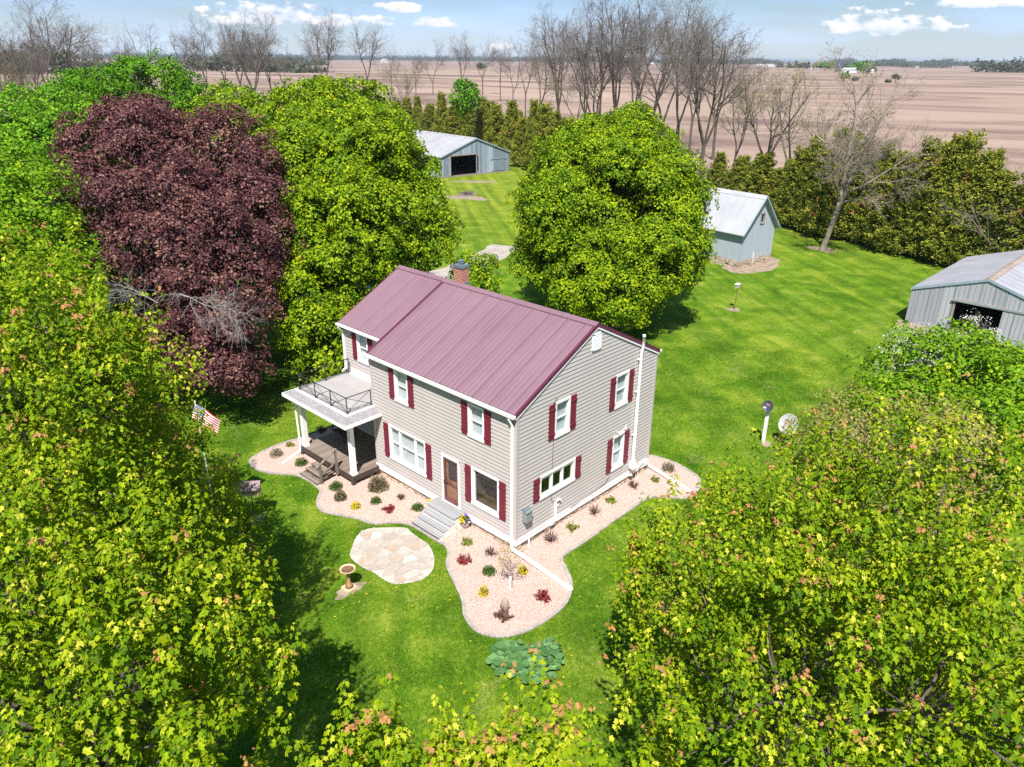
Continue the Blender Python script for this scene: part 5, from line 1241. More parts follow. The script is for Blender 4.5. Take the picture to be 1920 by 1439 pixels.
MT['wallC'] = plank('galvanised_panel', (.26, .268, .295), (.38, .388, .42), 1.25, 'u')
rt, B = barn('barn', (63.9, 76.6), -7.4, 14.0, 27.0, 3.25, 5.75, [(1.9, 7.0, 3.25, 0), ], MT['wallA'], MT['roofA'], 'long low barn of blue grey boards with a wide black doorway')
m = MB(); m.box(10.2, 12.95, -.06, 0, .35, 2.25); d_ = B(m, 'side_door', MT['wallA']); m = MB(); m.box(9.9, 13.2, -.12, -.06, 2.25, 2.36); B(m, 'door_rail', MT['barntrim'], d_)
m = MB(); m.box(7.14, 7.42, -.005, .11, .6, 3.0); B(m, 'gap_shade_strip', MT['dark'])  # solid near-black strip, shade of a gap put into its colour
m = MB(); m.box(0, 14, -.04, .02, 0, .22); B(m, 'sill_beam', MT['barnwood'])
rt, B = barn('barn', (45.9, 14.9), -8.0, 5.0, 8.6, 3.55, 6.35, [(2.55, 3.0, 4.75, 4.0)], MT['wallB'], MT['roofB'], 'small pale grey shed with steep white metal roof on a stone base', ov=.38, base=.72, basem=MT['stone'])
m = MB(); m.box(2.47, 2.55, -.05, .05, 3.92, 4.83); m.box(3.0, 3.08, -.05, .05, 3.92, 4.83); m.box(2.47, 3.08, -.05, .05, 4.75, 4.85); m.box(2.44, 3.11, -.08, .05, 3.86, 3.96); wf = B(m, 'window', MT['barnwood']); m = MB(); m.box(2.55, 3.0, .05, .06, 3.96, 4.75); B(m, 'glass_pane', MT['glass'], wf)
m = MB(); m.box(-1.9, 0, 4.6, 8.2, .72, 3.1); B(m, 'side_wing', MT['wallB'])
m = MB(); m.box(-1.9, 0, 4.6, 8.2, 0, .71); B(m, 'stone_base', MT['stone'])
m = MB(); m.hexa([(-2.2, 4.3, 2.9), (-2.2, 6.4, 4.5), (1.2, 6.4, 4.9), (1.2, 4.3, 3.9), (-2.2, 4.3, 2.97), (-2.2, 6.4, 4.57), (1.2, 6.4, 4.97), (1.2, 4.3, 3.97)]); m.hexa([(-2.2, 8.5, 2.9), (-2.2, 6.4, 4.5), (1.2, 6.4, 4.9), (1.2, 8.5, 3.9), (-2.2, 8.5, 2.97), (-2.2, 6.4, 4.57), (1.2, 6.4, 4.97), (1.2, 8.5, 3.97)]); B(m, 'roof', MT['roofB'])
m = MB(); m.box(2.2, 2.8, 7.4, 8.2, 6.2, 6.85); B(m, 'ridge_vent', MT['roofB'])
m = MB(); m.box(2.05, 2.12, -.05, 0, .0, 1.3); B(m, 'stake', MT['whitedirty'])
rt, B = barn('barn', (40.75, -1.34), -91.0, 9.3, 13.2, 2.56, 4.1, [(3.0, 6.15, 2.3, 0)], MT['wallC'], MT['roofC'], 'low galvanised metal shed with an open dark doorway at the right edge', ov=.06, trim=MT['barnwood'], ribs=.31)
m = MB(); m.box(2.75, 7.9, -.16, -.03, 2.26, 2.40); B(m, 'door_rail', MT['grey']); m = MB(); m.box(5.95, 8.7, -.10, -.05, .02, 2.22)
for k in range(9): m.box(6.05+.3*k, 6.09+.3*k, -.13, -.10, .05, 2.2)
B(m, 'sliding_door', MT['wallC'])
rt, B = barn('garage', (8.5, 47.5), -3.0, 7.5, 8.0, 2.7, 4.4, [(1.2, 4.0, 2.2, 0)], MT['white'], MT['roofC'], 'white garage with a grey roof glimpsed through the purple maple', ov=.2)
# ------------------------------------------------------------------ leafy trees
def PB(px, py, d, rx, rz): return (*P3(px, py, d), rx, rz)
leafy_tree('round_maple', (25.03, 14.41), [(25.55, 15.18, 7.4, 7.9, 7.4), (27.38, 17.86, 10.83, 3.8, 3.5), (28.77, 16.07, 11.43, 3.6, 3.5), (25.18, 18.44, 8.34, 3.8, 3.8), (28.58, 13.83, 8.5, 3.8, 3.8), (21.96, 15.84, 5.6, 4, 3.8), (25.49, 11.06, 5.81, 4, 3.8), (22.99, 13.02, 4.05, 5, 3.6)],
           LM['maple_mid'], MT['bark'], 'large round yellow green maple standing between the long barn and the white roofed shed', 'maple tree', seed=1, leaf=.16, tuft_r=.32, per=30, dens=1.2, trunk_r=.42, bough=.20, low=.8, sh=.785)
leafy_tree('tall_maple', (12.74, 30.2), [(13.74, 28.5, 12.97, 3.8, 3.7), (13.05, 31.36, 12.82, 3.4, 3.4), (10.97, 24.01, 10.85, 3.9, 4.2), (9.94, 27.04, 10.3, 4.2, 4.4), (11.56, 21.64, 7.73, 3.7, 3.6), (8.1, 21.55, 7.45, 4.2, 4.2), (7.86, 25.63, 8.69, 3, 3.6), (15.27, 25.99, 11.83, 1.5, 1.6), (14.39, 22.64, 10.66, 1.5, 1.3), (5.34, 21.42, 5.21, 3, 3.2), (3.85, 18.99, 2.87, 2, 2.6)],
           LM['maple_mid'], MT['bark'], 'tall spreading yellow green maple behind the porch end of the house', 'maple tree', seed=2, leaf=.16, tuft_r=.32, per=30, dens=1.15, trunk_r=.45, bough=.27)
leafy_tree('maple', (51, 121.82), [(14.05, 45.74, 12.04, 4, 3.6), (14.72, 40.85, 12.31, 3.4, 3), (11.41, 44.76, 11.64, 2.8, 2.6)], LM['maple_mid'], MT['bark'], 'yellow green maple crown showing between the purple maple and the tall maple', 'maple tree', seed=3, leaf=.19, tuft_r=.42, per=24, dens=.9, bough=.32)
leafy_tree('purple_maple', (-0.02, 30.04), [(0.14, 29.87, 11.3, 4.4, 4.2), (3.68, 27.2, 11.07, 3.7, 3.6), (-3.2, 27.51, 9.31, 3.4, 3.6), (-1.28, 24.5, 8.61, 4.6, 4.6), (1.72, 23.18, 8.65, 3.2, 3.8), (-4.12, 23, 7.11, 3.8, 3.6), (-0.85, 21.37, 5.9, 3.4, 3.6), (-1.8, 18.87, 4.1, 2, 2.2), (-2.15, 17.57, 3.39, 1.5, 1.2), (-2.95, 20.56, 4.25, 2.4, 2.4), (1.04, 31.91, 13.33, 2.6, 2.2)],
           LM['purple'], MT['bark'], 'big dark purple leaved maple at the upper left', 'maple tree', seed=4, gap=.10, rag=.7, leaf=.135, tuft_r=.34, per=34, dens=1.15, trunk_r=.5, bough=.26, vr=(.05, .95))
leafy_tree('green_tree', (38.2, 133.8), [(9.62, 50.12, 14.1, 4, 3.7), (5.74, 49.38, 12.88, 4.2, 4.2), (4.41, 52, 13.6, 2.6, 3.2), (11.23, 49.42, 13.66, 2, 2.8), (8.87, 51.55, 15.1, 2.2, 2.2)], LM['green'], MT['bark'], 'mid green tree with upright tips rising behind the purple maple', 'tree', seed=5, leaf=.17, tuft_r=.36, per=24, dens=.9, bough=.30)
leafy_tree('green_tree', (6.64, 82.4), [(-1.69, 41, 10.69, 4.2, 4.2), (-3.77, 41.59, 11.16, 4, 4), (0.74, 43.64, 12.74, 2.8, 2.8), (-4.74, 36.37, 9.22, 4.2, 4.2), (-0.81, 47.24, 13.14, 2.4, 2.4)], LM['green'], MT['bark'], 'loose mid green tree at the left edge above the bright green one', 'tree', seed=6, leaf=.19, tuft_r=.42, per=24, dens=.85, bough=.30, vr=(.2, 1))
leafy_tree('green_tree', (-6.08, 40.12), [(-8.27, 25.83, 9.76, 4, 4), (-7.99, 23.31, 8.08, 3, 3.2), (-9.53, 21.59, 8.23, 3, 3)], LM['bright'], MT['bark'], 'bright green tree between the left edge and the purple maple', 'tree', seed=7, leaf=.17, tuft_r=.36, per=24, dens=.9, bough=.30)
leafy_tree('small_tree', (18.97, 21.22), [(14.97, 17.67, 4.46, 1.5, 1.6)], LM['maple_mid'], MT['bark'], 'small green tree tip beside the brick chimney', 'tree', seed=8, leaf=.17, tuft_r=.32, per=20, dens=1.0, trunk_r=.12)
NL = dict(style='shoot', tmpl=MAPLE, faces=MAPLE_F, leaf=.125, bough=.34)
fc = (-.75, -.66)
leafy_tree('foreground_maple', (-13.6, 3.6), [(-14.51, 0.63, 9.91, 2.8, 2.8), (-14.36, 2.14, 11.01, 2.6, 2.7), (-13.33, 1.29, 10.76, 1.6, 1.8), (-11.53, 5.66, 7.69, 1.4, 1.6), (-12.19, 5.19, 6.36, 1.9, 2), (-12.87, 3.23, 9.03, 1.8, 1.8), (-9.14, 8.13, 4.8, 1, 1.1), (-9.07, 9.58, 5.42, 0.9, 1), (-15.11, 0.29, 9, 2.8, 2.7), (-13.38, 2.09, 6.6, 2.3, 2.3), (-10.36, 6.5, 5.42, 1.3, 1.4), (-11.09, 4.5, 4.67, 1.7, 1.6), (-9.4, 5.28, 3.9, 1, 1.1), (-10.04, 3.36, 3.52, 1.3, 1.3), (-11.69, 2.09, 4.5, 1.7, 1.7), (-11.99, 9.76, 9.52, 2.1, 2.1)],
           LM['maple_y'], MT['bark'], 'sunlit yellow green maple filling the left side below the purple maple', 'maple tree', 'maples framing the view', 21, tuft_r=.46, per=46, dens=1.1, tipv=.26, trunk_r=.32, gap=.05, **NL)
leafy_tree('foreground_maple', (-16.2, -4.8), [(-16, -4.94, 8.66, 2.38, 2.28), (-15.79, -3.13, 8.99, 2.28, 2.18), (-14.56, -3.97, 8.13, 1.61, 1.71), (-15.19, -6.17, 8.03, 1.71, 1.71), (-16.77, -6.56, 9.27, 1.9, 1.9), (-16.39, -7.43, 8.96, 1.8, 1.8), (-14.01, -5.02, 7.69, 0.95, 1.14), (-14.47, -6.6, 7.79, 1.04, 1.14), (-12.17, -2.2, 5.53, 0.85, 1.14)],
           LM['maple_y'], MT['bark'], 'shadier green maple filling the lower left corner', 'maple tree', 'maples framing the view', 22, tuft_r=.44, per=46, dens=1.0, tipv=.12, trunk_r=.26, vr=(.08, .84), gap=.05, **NL)
leafy_tree('foreground_maple', (-13.2, -11.2), [(-13.62, -9.78, 7.52, 0.8, 0.8), (-13.15, -10.54, 7.5, 0.8, 0.8), (-12.28, -11.2, 7.56, 0.9, 0.9), (-11.67, -11.7, 7.66, 0.8, 0.9), (-14.12, -9.28, 7.42, 0.8, 0.8), (-12.64, -10.79, 7.35, 0.7, 0.8)],
           LM['maple_y'], MT['bark'], 'maple tips with orange new leaves along the bottom centre', 'maple tree', 'maples framing the view', 23, tuft_r=.44, per=46, dens=1.15, tipv=.38, trunk_r=.16, vr=(.2, .85), **NL)
leafy_tree('foreground_maple', (-4.8, -12.6), [(-3.1, -13.34, 5.87, 4, 3.8), (-3.08, -10.63, 5.27, 2.8, 2.8), (-2.88, -9.18, 4.63, 1.7, 1.9), (-6.11, -11.58, 5.46, 2, 2.1), (-6.62, -13.14, 6.58, 2.6, 2.6), (-0.87, -14.53, 6.98, 3.6, 3.4), (-6, -15.48, 7.51, 2.8, 2.6), (-0.1, -10.23, 5.05, 2.3, 2.2), (0.28, -12.14, 5.67, 2.6, 2.4), (-6.82, -11.01, 5.05, 1, 1.3), (-3.14, -7.88, 4.31, 0.8, 0.9), (2.33, -9.57, 6.29, 0.8, 1.4)],
           LM['maple_y'], MT['bark'], 'wide maple with orange tipped shoots filling the lower right', 'maple tree', 'maples framing the view', 24, tuft_r=.48, per=46, dens=1.05, tipv=.34, trunk_r=.34, vr=(.06, .84), gap=.08, **NL)
leafy_tree('green_tree', (14.5, -9.6), [(16.3, -9.85, 4.52, 3.2, 2.8), (13.64, -9.11, 3.82, 2.4, 2.3), (15.74, -11.88, 5, 2.8, 2.6), (19.56, -10.44, 4.26, 1.5, 1.4), (10.55, -13.33, 5.19, 2.6, 2.4)],
           LM['bright'], MT['bark'], 'bright green tree in front of the galvanised shed', 'tree', seed=25, leaf=.16, tuft_r=.38, per=22, dens=.95, trunk_r=.22)
leafy_tree('budding_tree', (5.6, -10.2), [(7.56, -9.99, 4.87, 2.6, 2.3), (7.06, -11.75, 5.38, 2.4, 2.2), (7.32, -9.16, 4.85, 1.6, 1.8)],
           LM['tan'], MT['barkpale'], 'pale tan green budding tree between the bright green tree and the large lower right maple', 'tree', seed=26, leaf=.10, tuft_r=.36, per=20, dens=.75, trunk_r=.18, inner=1.0, bough=.4)
leafy_tree('apple_tree', (28.31, -6.33), [(23.1, -7.3, 3.81, 1.5, 1.2), (20.85, -7.04, 3.75, 1.2, 1.1)], LM['blossom'], MT['bark'], 'small tree in white blossom above the dark shadow on the lawn', 'fruit tree', seed=27, leaf=.065, tuft_r=.30, per=20, dens=.8, trunk_r=.12, inner=1.0, bough=.4)
leafy_tree('apple_tree', (35.0, -6.6), [(*(30.58, -7.86, 3.47), .8, 1.0)], LM['blossom'], MT['bark'], 'small tree in white blossom in front of the dark shed doorway', 'fruit tree', seed=28, leaf=.07, tuft_r=.22, per=12, dens=.5, trunk_r=.08, inner=1.2, bough=.45, gap=.3)

# ------------------------------------------------------------------ bare trees
def bare_segs(seed, H=20.0, r0=.26, leaders=3, spread=.42, lean=(0, 0), vase=True, dens=1.0, split=.22, depth=5, maxn=16000, start=.30):
    rng = np.random.default_rng(seed); S = []; tips = []
    def perp(d): 
        a = rng.normal(0, 1, 3); a -= d*(a@d); return a/np.linalg.norm(a)
    def grow(p, d, L_, r, lev, up):
        if len(S) > maxn: return
        n = max(2, int(L_/(.9 if lev < 2 else .5))) if lev < 4 else 2; st = L_/n; r_end = r*(.35 if lev else .5)
        for i in range(n):
            d = d+rng.normal(0, .15 if lev else .075, 3)+np.array((0, 0, up)); d /= np.linalg.norm(d)
            q = p+d*st; ra = r+(r_end-r)*i/n; rb = r+(r_end-r)*(i+1)/n; S.append((p, q, max(ra, .010), max(rb, .008))); p = q
            fr = (i+1)/n
            if lev < depth and fr > (.18 if lev else start) and L_ > .4:
                k = rng.poisson((1.0 if lev else 1.0)*dens*(1.0 if lev > 2 else 1.1))
                for _ in range(k):
                    a = (.45+.5*rng.random())*(1 if lev > 0 else 1.1); dd = d*math.cos(a)+perp(d)*math.sin(a); LL = L_*(.34+.3*rng.random())*(1.15-.5*fr)
                    grow(p, dd/np.linalg.norm(dd), LL, rb*(.45+.25*rng.random()), lev+1, .05)
        tips.append(p)
    base = np.array((0, 0, -.2)); d = np.array((lean[0], lean[1], 1.0)); d /= np.linalg.norm(d)
    hs = H*split; p = base
    n = 6
    for i in range(n):
        d2 = d+rng.normal(0, .03, 3); q = p+d2*(hs+.2)/n; ra = r0*(1.3-.3*min(1, i/2)); S.append((p, q, ra if i else r0*1.5, r0*(1.3-.3*min(1, (i+1)/2)))); p = q
    for k in range(leaders):
        a = 2*math.pi*(k+rng.random()*.6)/leaders; sp = spread*(.5+.8*rng.random()); dd = np.array((lean[0]+math.cos(a)*sp, lean[1]+math.sin(a)*sp, 1.0)); dd /= np.linalg.norm(dd)
        grow(p, dd, (H-hs)*(.72+.28*rng.random())*1.02, r0*(.80 if leaders < 3 else .62), 0, .035)
    return S, tips
def bare_tree(name, seed, loc, label, group=None, bark=None, buds=0, budm=None, cat='bare tree', **kw):
    root = empty(name, (loc[0], loc[1], 0), label, cat, group); S, tips = bare_segs(seed, **kw); bark = bark or MT['barktwig']
    o3 = np.array((loc[0], loc[1], 0)); S = [(a+o3, b+o3, c, d) for a, b, c, d in S]
    big = [s for s in S if s[2] > .07]; small = [s for s in S if s[2] <= .07]
    tubes_np('trunk', big, MT['bark'] if bark is MT['barktwig'] else bark, root, 7); tubes_np('twigs', small, bark, root, 3)
    if buds:
        rng = np.random.default_rng(seed); mid = np.array([s[1] for s in small]); k = rng.integers(0, len(mid), buds); n = buds
        leaves_mesh('buds', mid[k]+rng.normal(0, .12, (n, 3)), rng.normal(0, 1, (n, 3)), rng.normal(0, .6, (n, 3))+np.array((0, 0, .6)), .13*(.5+rng.random(n)), rng.random(n), budm or LM['bud'], root)
    return root
def hgt(px, by, ty):   # tree height from its base row and top row in the picture
    q = G(px, by); lo, hi = 0.0, 60.0
    for _ in range(40):
        m_ = (lo+hi)/2; d = np.array((q[0], q[1], m_))-CAM; y = CY-FPX*(d@UP)/(d@FW)
        if y > ty: lo = m_
        else: hi = m_
    return round(lo, 2)
PROT = [dict(leaders=3, spread=.30, r0=.27), dict(leaders=4, spread=.42, r0=.30), dict(leaders=2, spread=.26, r0=.24), dict(leaders=5, spread=.34, r0=.30, split=.10), dict(leaders=3, spread=.55, r0=.26, split=.30), dict(leaders=2, spread=.2, r0=.2, split=.35)]
TREES = [  # (px, base y, top y, prototype, label)
 (1045, 246, 48, 1, 'dark forked bare tree at the right end of the cedars behind the long barn'),
 (1012, 236, 78, 2, 'slim bare tree just left of the dark forked tree behind the cedars'),
 (985, 226, 92, 5, 'thin bare tree second left of the dark forked tree behind the cedars'),
 (1095, 262, 52, 0, 'bare tree right behind the left shoulder of the round maple'),
 (1118, 268, 38, 3, 'many stemmed bare tree above the left half of the round maple'),
 (1150, 262, 24, 1, 'broad bare tree above the middle of the round maple'),
 (1185, 262, 18, 0, 'tallest bare tree rising straight above the round maple'),
 (1212, 270, 22, 3, 'tall many stemmed bare tree above the right half of the round maple'),
 (1238, 284, 40, 2, 'slim bare tree above the right shoulder of the round maple'),
 (1268, 290, 34, 0, 'bare tree just right of the round maple top'),
 (1290, 312, 60, 5, 'thin bare tree second right of the round maple top'),
 (1313, 334, 70, 1, 'dark trunked bare tree left of the shed roof'),
 (1336, 300, 84, 4, 'bare tree leaning right above the shed roof'),
 (867, 172, 86, 0, 'lone bare tree in the field row above the long barn roof'),
 (905, 178, 84, 4, 'bare tree right of the lone tree above the long barn roof'),
 (938, 190, 96, 5, 'thin pale bare tree between the barn roof and the cedars'),
 (962, 198, 98, 2, 'small bare tree at the middle of the field row'),
 (812, 176, 90, 2, 'bare tree with crooked pale trunk above the barn ridge'),
 (780, 180, 104, 4, 'low bare tree left of the crooked pale tree'),
 (690, 190, 56, 4, 'wide bare tree right above the tall maple'),
 (612, 190, 46, 1, 'lone spreading bare tree above the left part of the tall maple'),
 (735, 178, 100, 5, 'thin bare tree right of the wide one above the tall maple'),
 (535, 186, 96, 4, 'short bare tree above the purple and yellow green maples'),
 (510, 190, 56, 0, 'bare tree with reddish crown above the purple maple'),
 (478, 192, 44, 3, 'tallest many stemmed bare tree above the purple maple'),
 (455, 190, 52, 1, 'bare tree left of the tallest one above the purple maple'),
 (425, 188, 56, 2, 'leaning bare tree above the gap between green tree and purple maple'),
 (392, 186, 66, 0, 'bushy bare tree right of the mid green tree top'),
 (350, 186, 64, 5, 'thin bare tree just behind the mid green tree right side'),
 (285, 190, 60, 5, 'thin bare tree behind the top of the mid green tree'),
 (228, 200, 76, 4, 'small bare tree behind the left of the mid green tree'),
 (178, 210, 84, 5, 'thin bare tree second from the left group'),
 (136, 240, 40, 0, 'tall bare tree third from the left edge'),
 (108, 232, 42, 2, 'slim bare tree in the leftmost group'),
 (72, 246, 52, 3, 'many stemmed bare tree in the leftmost group'),
 (28, 236, 66, 1, 'bare tree at the very left edge')]
protos = {}
rngp = random.Random(5)
for i, (px, by, ty, k, lb) in enumerate(TREES):
    q = G(px, by); H = hgt(px, by, ty)
    if k not in protos or protos[k][2] >= 3 and rngp.random() < .0:
        t = bare_tree('bare_tree', 100+k, q, lb, 'bare trees along the field edge', H=20.0, dens=1.0, depth=5, **PROT[k]); protos[k] = [t, 20.0, 1]
    else:
        t = copy_tree(protos[k][0]); t.location = (q[0], q[1], 0); protos[k][2] += 1
        t['label'] = lb
    s = H/20.0; t.scale = (s*(.9+.15*rngp.random()), s*(.9+.15*rngp.random()), s*1.02); t.rotation_euler = (0, 0, rngp.uniform(0, 6.28) if i > 5 else 0)
# budding and dead trees round the shed
bare_tree('budding_tree', 301, (92.97, 35.88), 'budding tree with pale yellow buds right behind the white roofed shed', None, MT['barktwig'], 2600, LM['bud'], 'tree', H=hgt(1430, 352, 140), leaders=4, spread=.55, r0=.30, split=.22)
bare_tree('budding_tree', 302, (75.71, 24.98), 'crooked budding tree with a pale trunk at the right corner of the shed', None, MT['barktwig'], 2000, LM['bud'], 'tree', H=hgt(1462, 398, 150), leaders=3, spread=.6, r0=.24, split=.28, lean=(.1, -.12))
bare_tree('budding_tree', 303, (95.51, 42.44), 'thin budding tree left of the shed ridge', None, MT['barktwig'], 1600, LM['bud'], 'tree', H=hgt(1372, 340, 130), leaders=3, spread=.3, r0=.18, split=.2)
bare_tree('budding_tree', 304, (172.49, 219.99), 'olive budding bushy tree right of the tall maple top', None, MT['barktwig'], 4200, LM['bud'], 'tree', H=hgt(760, 205, 118), leaders=5, spread=.6, r0=.22, split=.08)
bare_tree('budding_tree', 305, (142.9, 112.94), 'yellowish budding tree behind the left edge of the round maple', None, MT['barktwig'], 2600, LM['bud'], 'tree', H=hgt(1080, 250, 110), leaders=3, spread=.4, r0=.2, split=.15)
bare_tree('budding_tree', 306, (41.36, 203.89), 'olive budding tree in the leftmost group', None, MT['barktwig'], 5200, LM['bud'], 'tree', H=hgt(60, 250, 98), leaders=5, spread=.6, r0=.25, split=.08)
bare_tree('dead_tree', 311, (58.76, 12.43), 'pale dead tree leaning right in front of the cedar hedge', None, MT['barkpale'], 0, None, H=15.8, leaders=2, spread=.16, r0=.27, split=.26, lean=(-.06, -.20), dens=1.5, depth=5, start=.02)
bare_tree('bare_bush_tree', 321, (60.45, -3.61), 'tangled grey bare tree behind the galvanised shed', None, MT['barktwig'], 300, LM['bud'], H=8.5, leaders=6, spread=.9, r0=.16, split=.06)
bare_tree('bare_bush_tree', 322, (73.91, -2.6), 'tangled bare tree at the right edge behind the galvanised shed', None, MT['barktwig'], 300, LM['bud'], H=9.5, leaders=6, spread=.9, r0=.16, split=.06)
bare_tree('bare_bush_tree', 323, (83.44, 2.75), 'grey bare thicket tree right of the cedar hedge', None, MT['barktwig'], 300, LM['bud'], H=7.5, leaders=6, spread=.9, r0=.14, split=.06)
def dead_limb(px, py, d, s, seed, label):
    q = np.array(P3(px, py, d)); rng = np.random.default_rng(seed); S = []
    def g(p, dr, L_, r, lev):
        n = 4
        for i in range(n):
            dr = nrm(dr+rng.normal(0, .22, 3)+np.array((0, 0, -.10*s))); e = p+dr*L_/n; S.append((p, e, r*(1-.18*i), r*(1-.18*(i+1)))); p = e
            if lev < 3:
                for _ in range(2 if lev else 3): g(p, nrm(dr+rng.normal(0, .65, 3)), L_*.5, r*.55, lev+1)
    return S, g, q
def dead_limbs():
    root = [o for o in bpy.data.objects if o.name == 'purple_maple'][0]
    for (px, py, d, dr, sd) in ((285, 566, 38.2, -RT*.85+UP*.45-FW*.2, 1), (325, 548, 38.4, RT*.9-FW*.25-UP*.15, 2)):
        S, g, q = dead_limb(px, py, d, 1, sd, ''); g(q-FW*-.6, nrm(dr), 2.6 if sd < 4 else 1.4, .028, 0); tubes_np('dead_limb', S, MT['deadwood'], root, 4)
MT['deadwood'] = barkmat('bleached_dead_wood', (.22, .20, .185), (.36, .33, .31))
dead_limbs()

# ------------------------------------------------------------------ cedars
def cedar(seed, loc, H, Rr, label, group, mat=None, n_pl=520, per=56, brown=0.0):
    rng = np.random.default_rng(seed); root = empty('cedar', (loc[0], loc[1], 0), label, 'cedar tree', group)
    o3 = np.array((loc[0], loc[1], 0)); tubes_np('trunk', [(o3+np.array((0, 0, -.2)), o3+np.array((0, 0, H*.8)), .16, .03)], MT['bark'], root, 6)
    nl = 4; t = rng.random(n_pl)**1.25; a = rng.uniform(0, 6.28, n_pl); rad = Rr*(1-t)**.95*(.80+.22*np.sin(a*3+seed)+.13*rng.normal(0, 1, n_pl)); rad = np.maximum(rad, .12)
    c = np.stack([rad*np.cos(a), rad*np.sin(a), .35+t*(H-.8)], 1); out = np.stack([np.cos(a), np.sin(a), 0*a], 1)
    rep = np.repeat(np.arange(n_pl), per); N_ = len(rep); L_ = (.55+.5*rng.random(n_pl))[rep]; ax = nrm(out*.55+np.array((0, 0, 1.0))+rng.normal(0, .25, (n_pl, 3)))[rep]; s = rng.random(N_)
    pos = o3+c[rep]+ax*(s*L_*1.25)[:, None]+rng.normal(0, 1, (N_, 3))*(.20*(1-.7*s))[:, None]
    d = ax*.8+rng.normal(0, .5, (N_, 3)); n = out[rep]*.6+rng.normal(0, .5, (N_, 3))+np.array((0, 0, .45))
    v = np.clip(rng.normal(.45, .2, N_)+rng.normal(0, .15, n_pl)[rep]+.2*(s-.5), 0, .97); v = np.where(rng.random(n_pl)[rep] < brown, 1.0, v)
    leaves_mesh('crown', pos, d, n, .24*(.6+.7*rng.random(N_)), v, mat or LM['cedar'], root, SLIM*np.array((1.35, 1, 1)), KITE_F)
    return root
far_g = 'cedars behind the long barn'; near_g = 'cedars of the right hand hedge'
CF = [(1000, 320, 202), (985, 312, 214), (1020, 316, 206), (960, 300, 196), (930, 292, 190), (905, 284, 196), (880, 276, 186), (855, 268, 190), (830, 262, 184), (808, 256, 192), (785, 250, 184), (765, 246, 190), (745, 242, 186), (1040, 330, 222), (1062, 330, 226), (972, 290, 204), (918, 272, 200), (868, 255, 196), (1105, 322, 236), (1140, 318, 230), (1180, 322, 240), (1215, 330, 252), (1250, 336, 262)]
CN = [(1345, 352, 286), (1385, 372, 292), (1420, 392, 300), (1450, 400, 312), (1488, 425, 284), (1508, 432, 274), (1530, 438, 268), (1555, 440, 262), (1580, 446, 264), (1604, 450, 276), (1630, 458, 290), (1655, 462, 284), (1680, 470, 296), (1702, 476, 288), (1722, 482, 276), (1745, 486, 270), (1768, 490, 272), (1790, 494, 296), (1812, 498, 306), (1836, 505, 330), (1862, 512, 344), (1890, 520, 350), (1560, 424, 280), (1640, 440, 300), (1730, 462, 290), (1470, 408, 290), (1600, 432, 290), (1690, 452, 300), (1780, 478, 300), (1920, 530, 360)]
cp = []
def hedge(L_, grp, lab, sd, Rr):
    for i, (px, by, ty) in enumerate(L_):
        q = G(px, by); H = hgt(px, by, ty)*(1+.10*math.sin(i*2.3+sd))
        if len(cp) < 6:
            t = cedar(sd+i, q, 10.0, 2.1 if i % 2 else 1.8, lab[i], grp, brown=.06 if i == 3 else .01); cp.append(t)
        else:
            t = copy_tree(cp[(i*5+sd) % 6]); t.location = (q[0], q[1], 0); t['label'] = lab[i]; t['group'] = grp
        s = H/10.0; w0 = Rr*(.72+.5*((i*7) % 5)/5); t.scale = (w0, w0, s); t.rotation_euler = (0, 0, i*1.3)
def far_lab(i, px, n):
    a = {0: 'rounded cedar at the right corner of the long barn', 1: 'cedar touching the right roof edge of the long barn', 2: 'front cedar right of the long barn', 3: 'cedar directly above the right eave of the long barn', 4: 'broad cedar above the barn gable peak', 5: 'cedar left of the barn gable peak', 6: 'tall pointed cedar above the barn roof', 7: 'cedar left of the tall pointed one above the barn roof'}
    return a.get(i, 'olive green cedar standing shoulder to shoulder in the windbreak behind the long barn')
def near_lab(i, px, n):
    a = {0: 'leftmost cedar of the hedge behind the shed ridge', 4: 'cedar right behind the shed gable', 7: 'tall cedar directly behind the pale dead tree', 16: 'tallest pointed cedar near the right end of the hedge', 15: 'cedar left of the tallest pointed one in the hedge', 17: 'narrow pointed cedar at the right shoulder of the hedge', 21: 'last low cedar behind the galvanised shed'}
    return a.get(i, 'olive green cedar standing shoulder to shoulder in the hedge behind the lawn')
hedge(CF, far_g, [far_lab(i, c[0], 0) for i, c in enumerate(CF)], 40, 1.35)
hedge(CN, near_g, [near_lab(i, c[0], 0) for i, c in enumerate(CN)], 60, 1.25)
leafy_tree('green_tree', (109.67, 120.28), [(*(90.18, 98.84, 10.49), 2.6, 3.6)], LM['green'], MT['bark'], 'fresh green young tree among the cedars above the barn', 'tree', seed=31, leaf=.45, tuft_r=.7, per=14, dens=.8, trunk_r=.15)
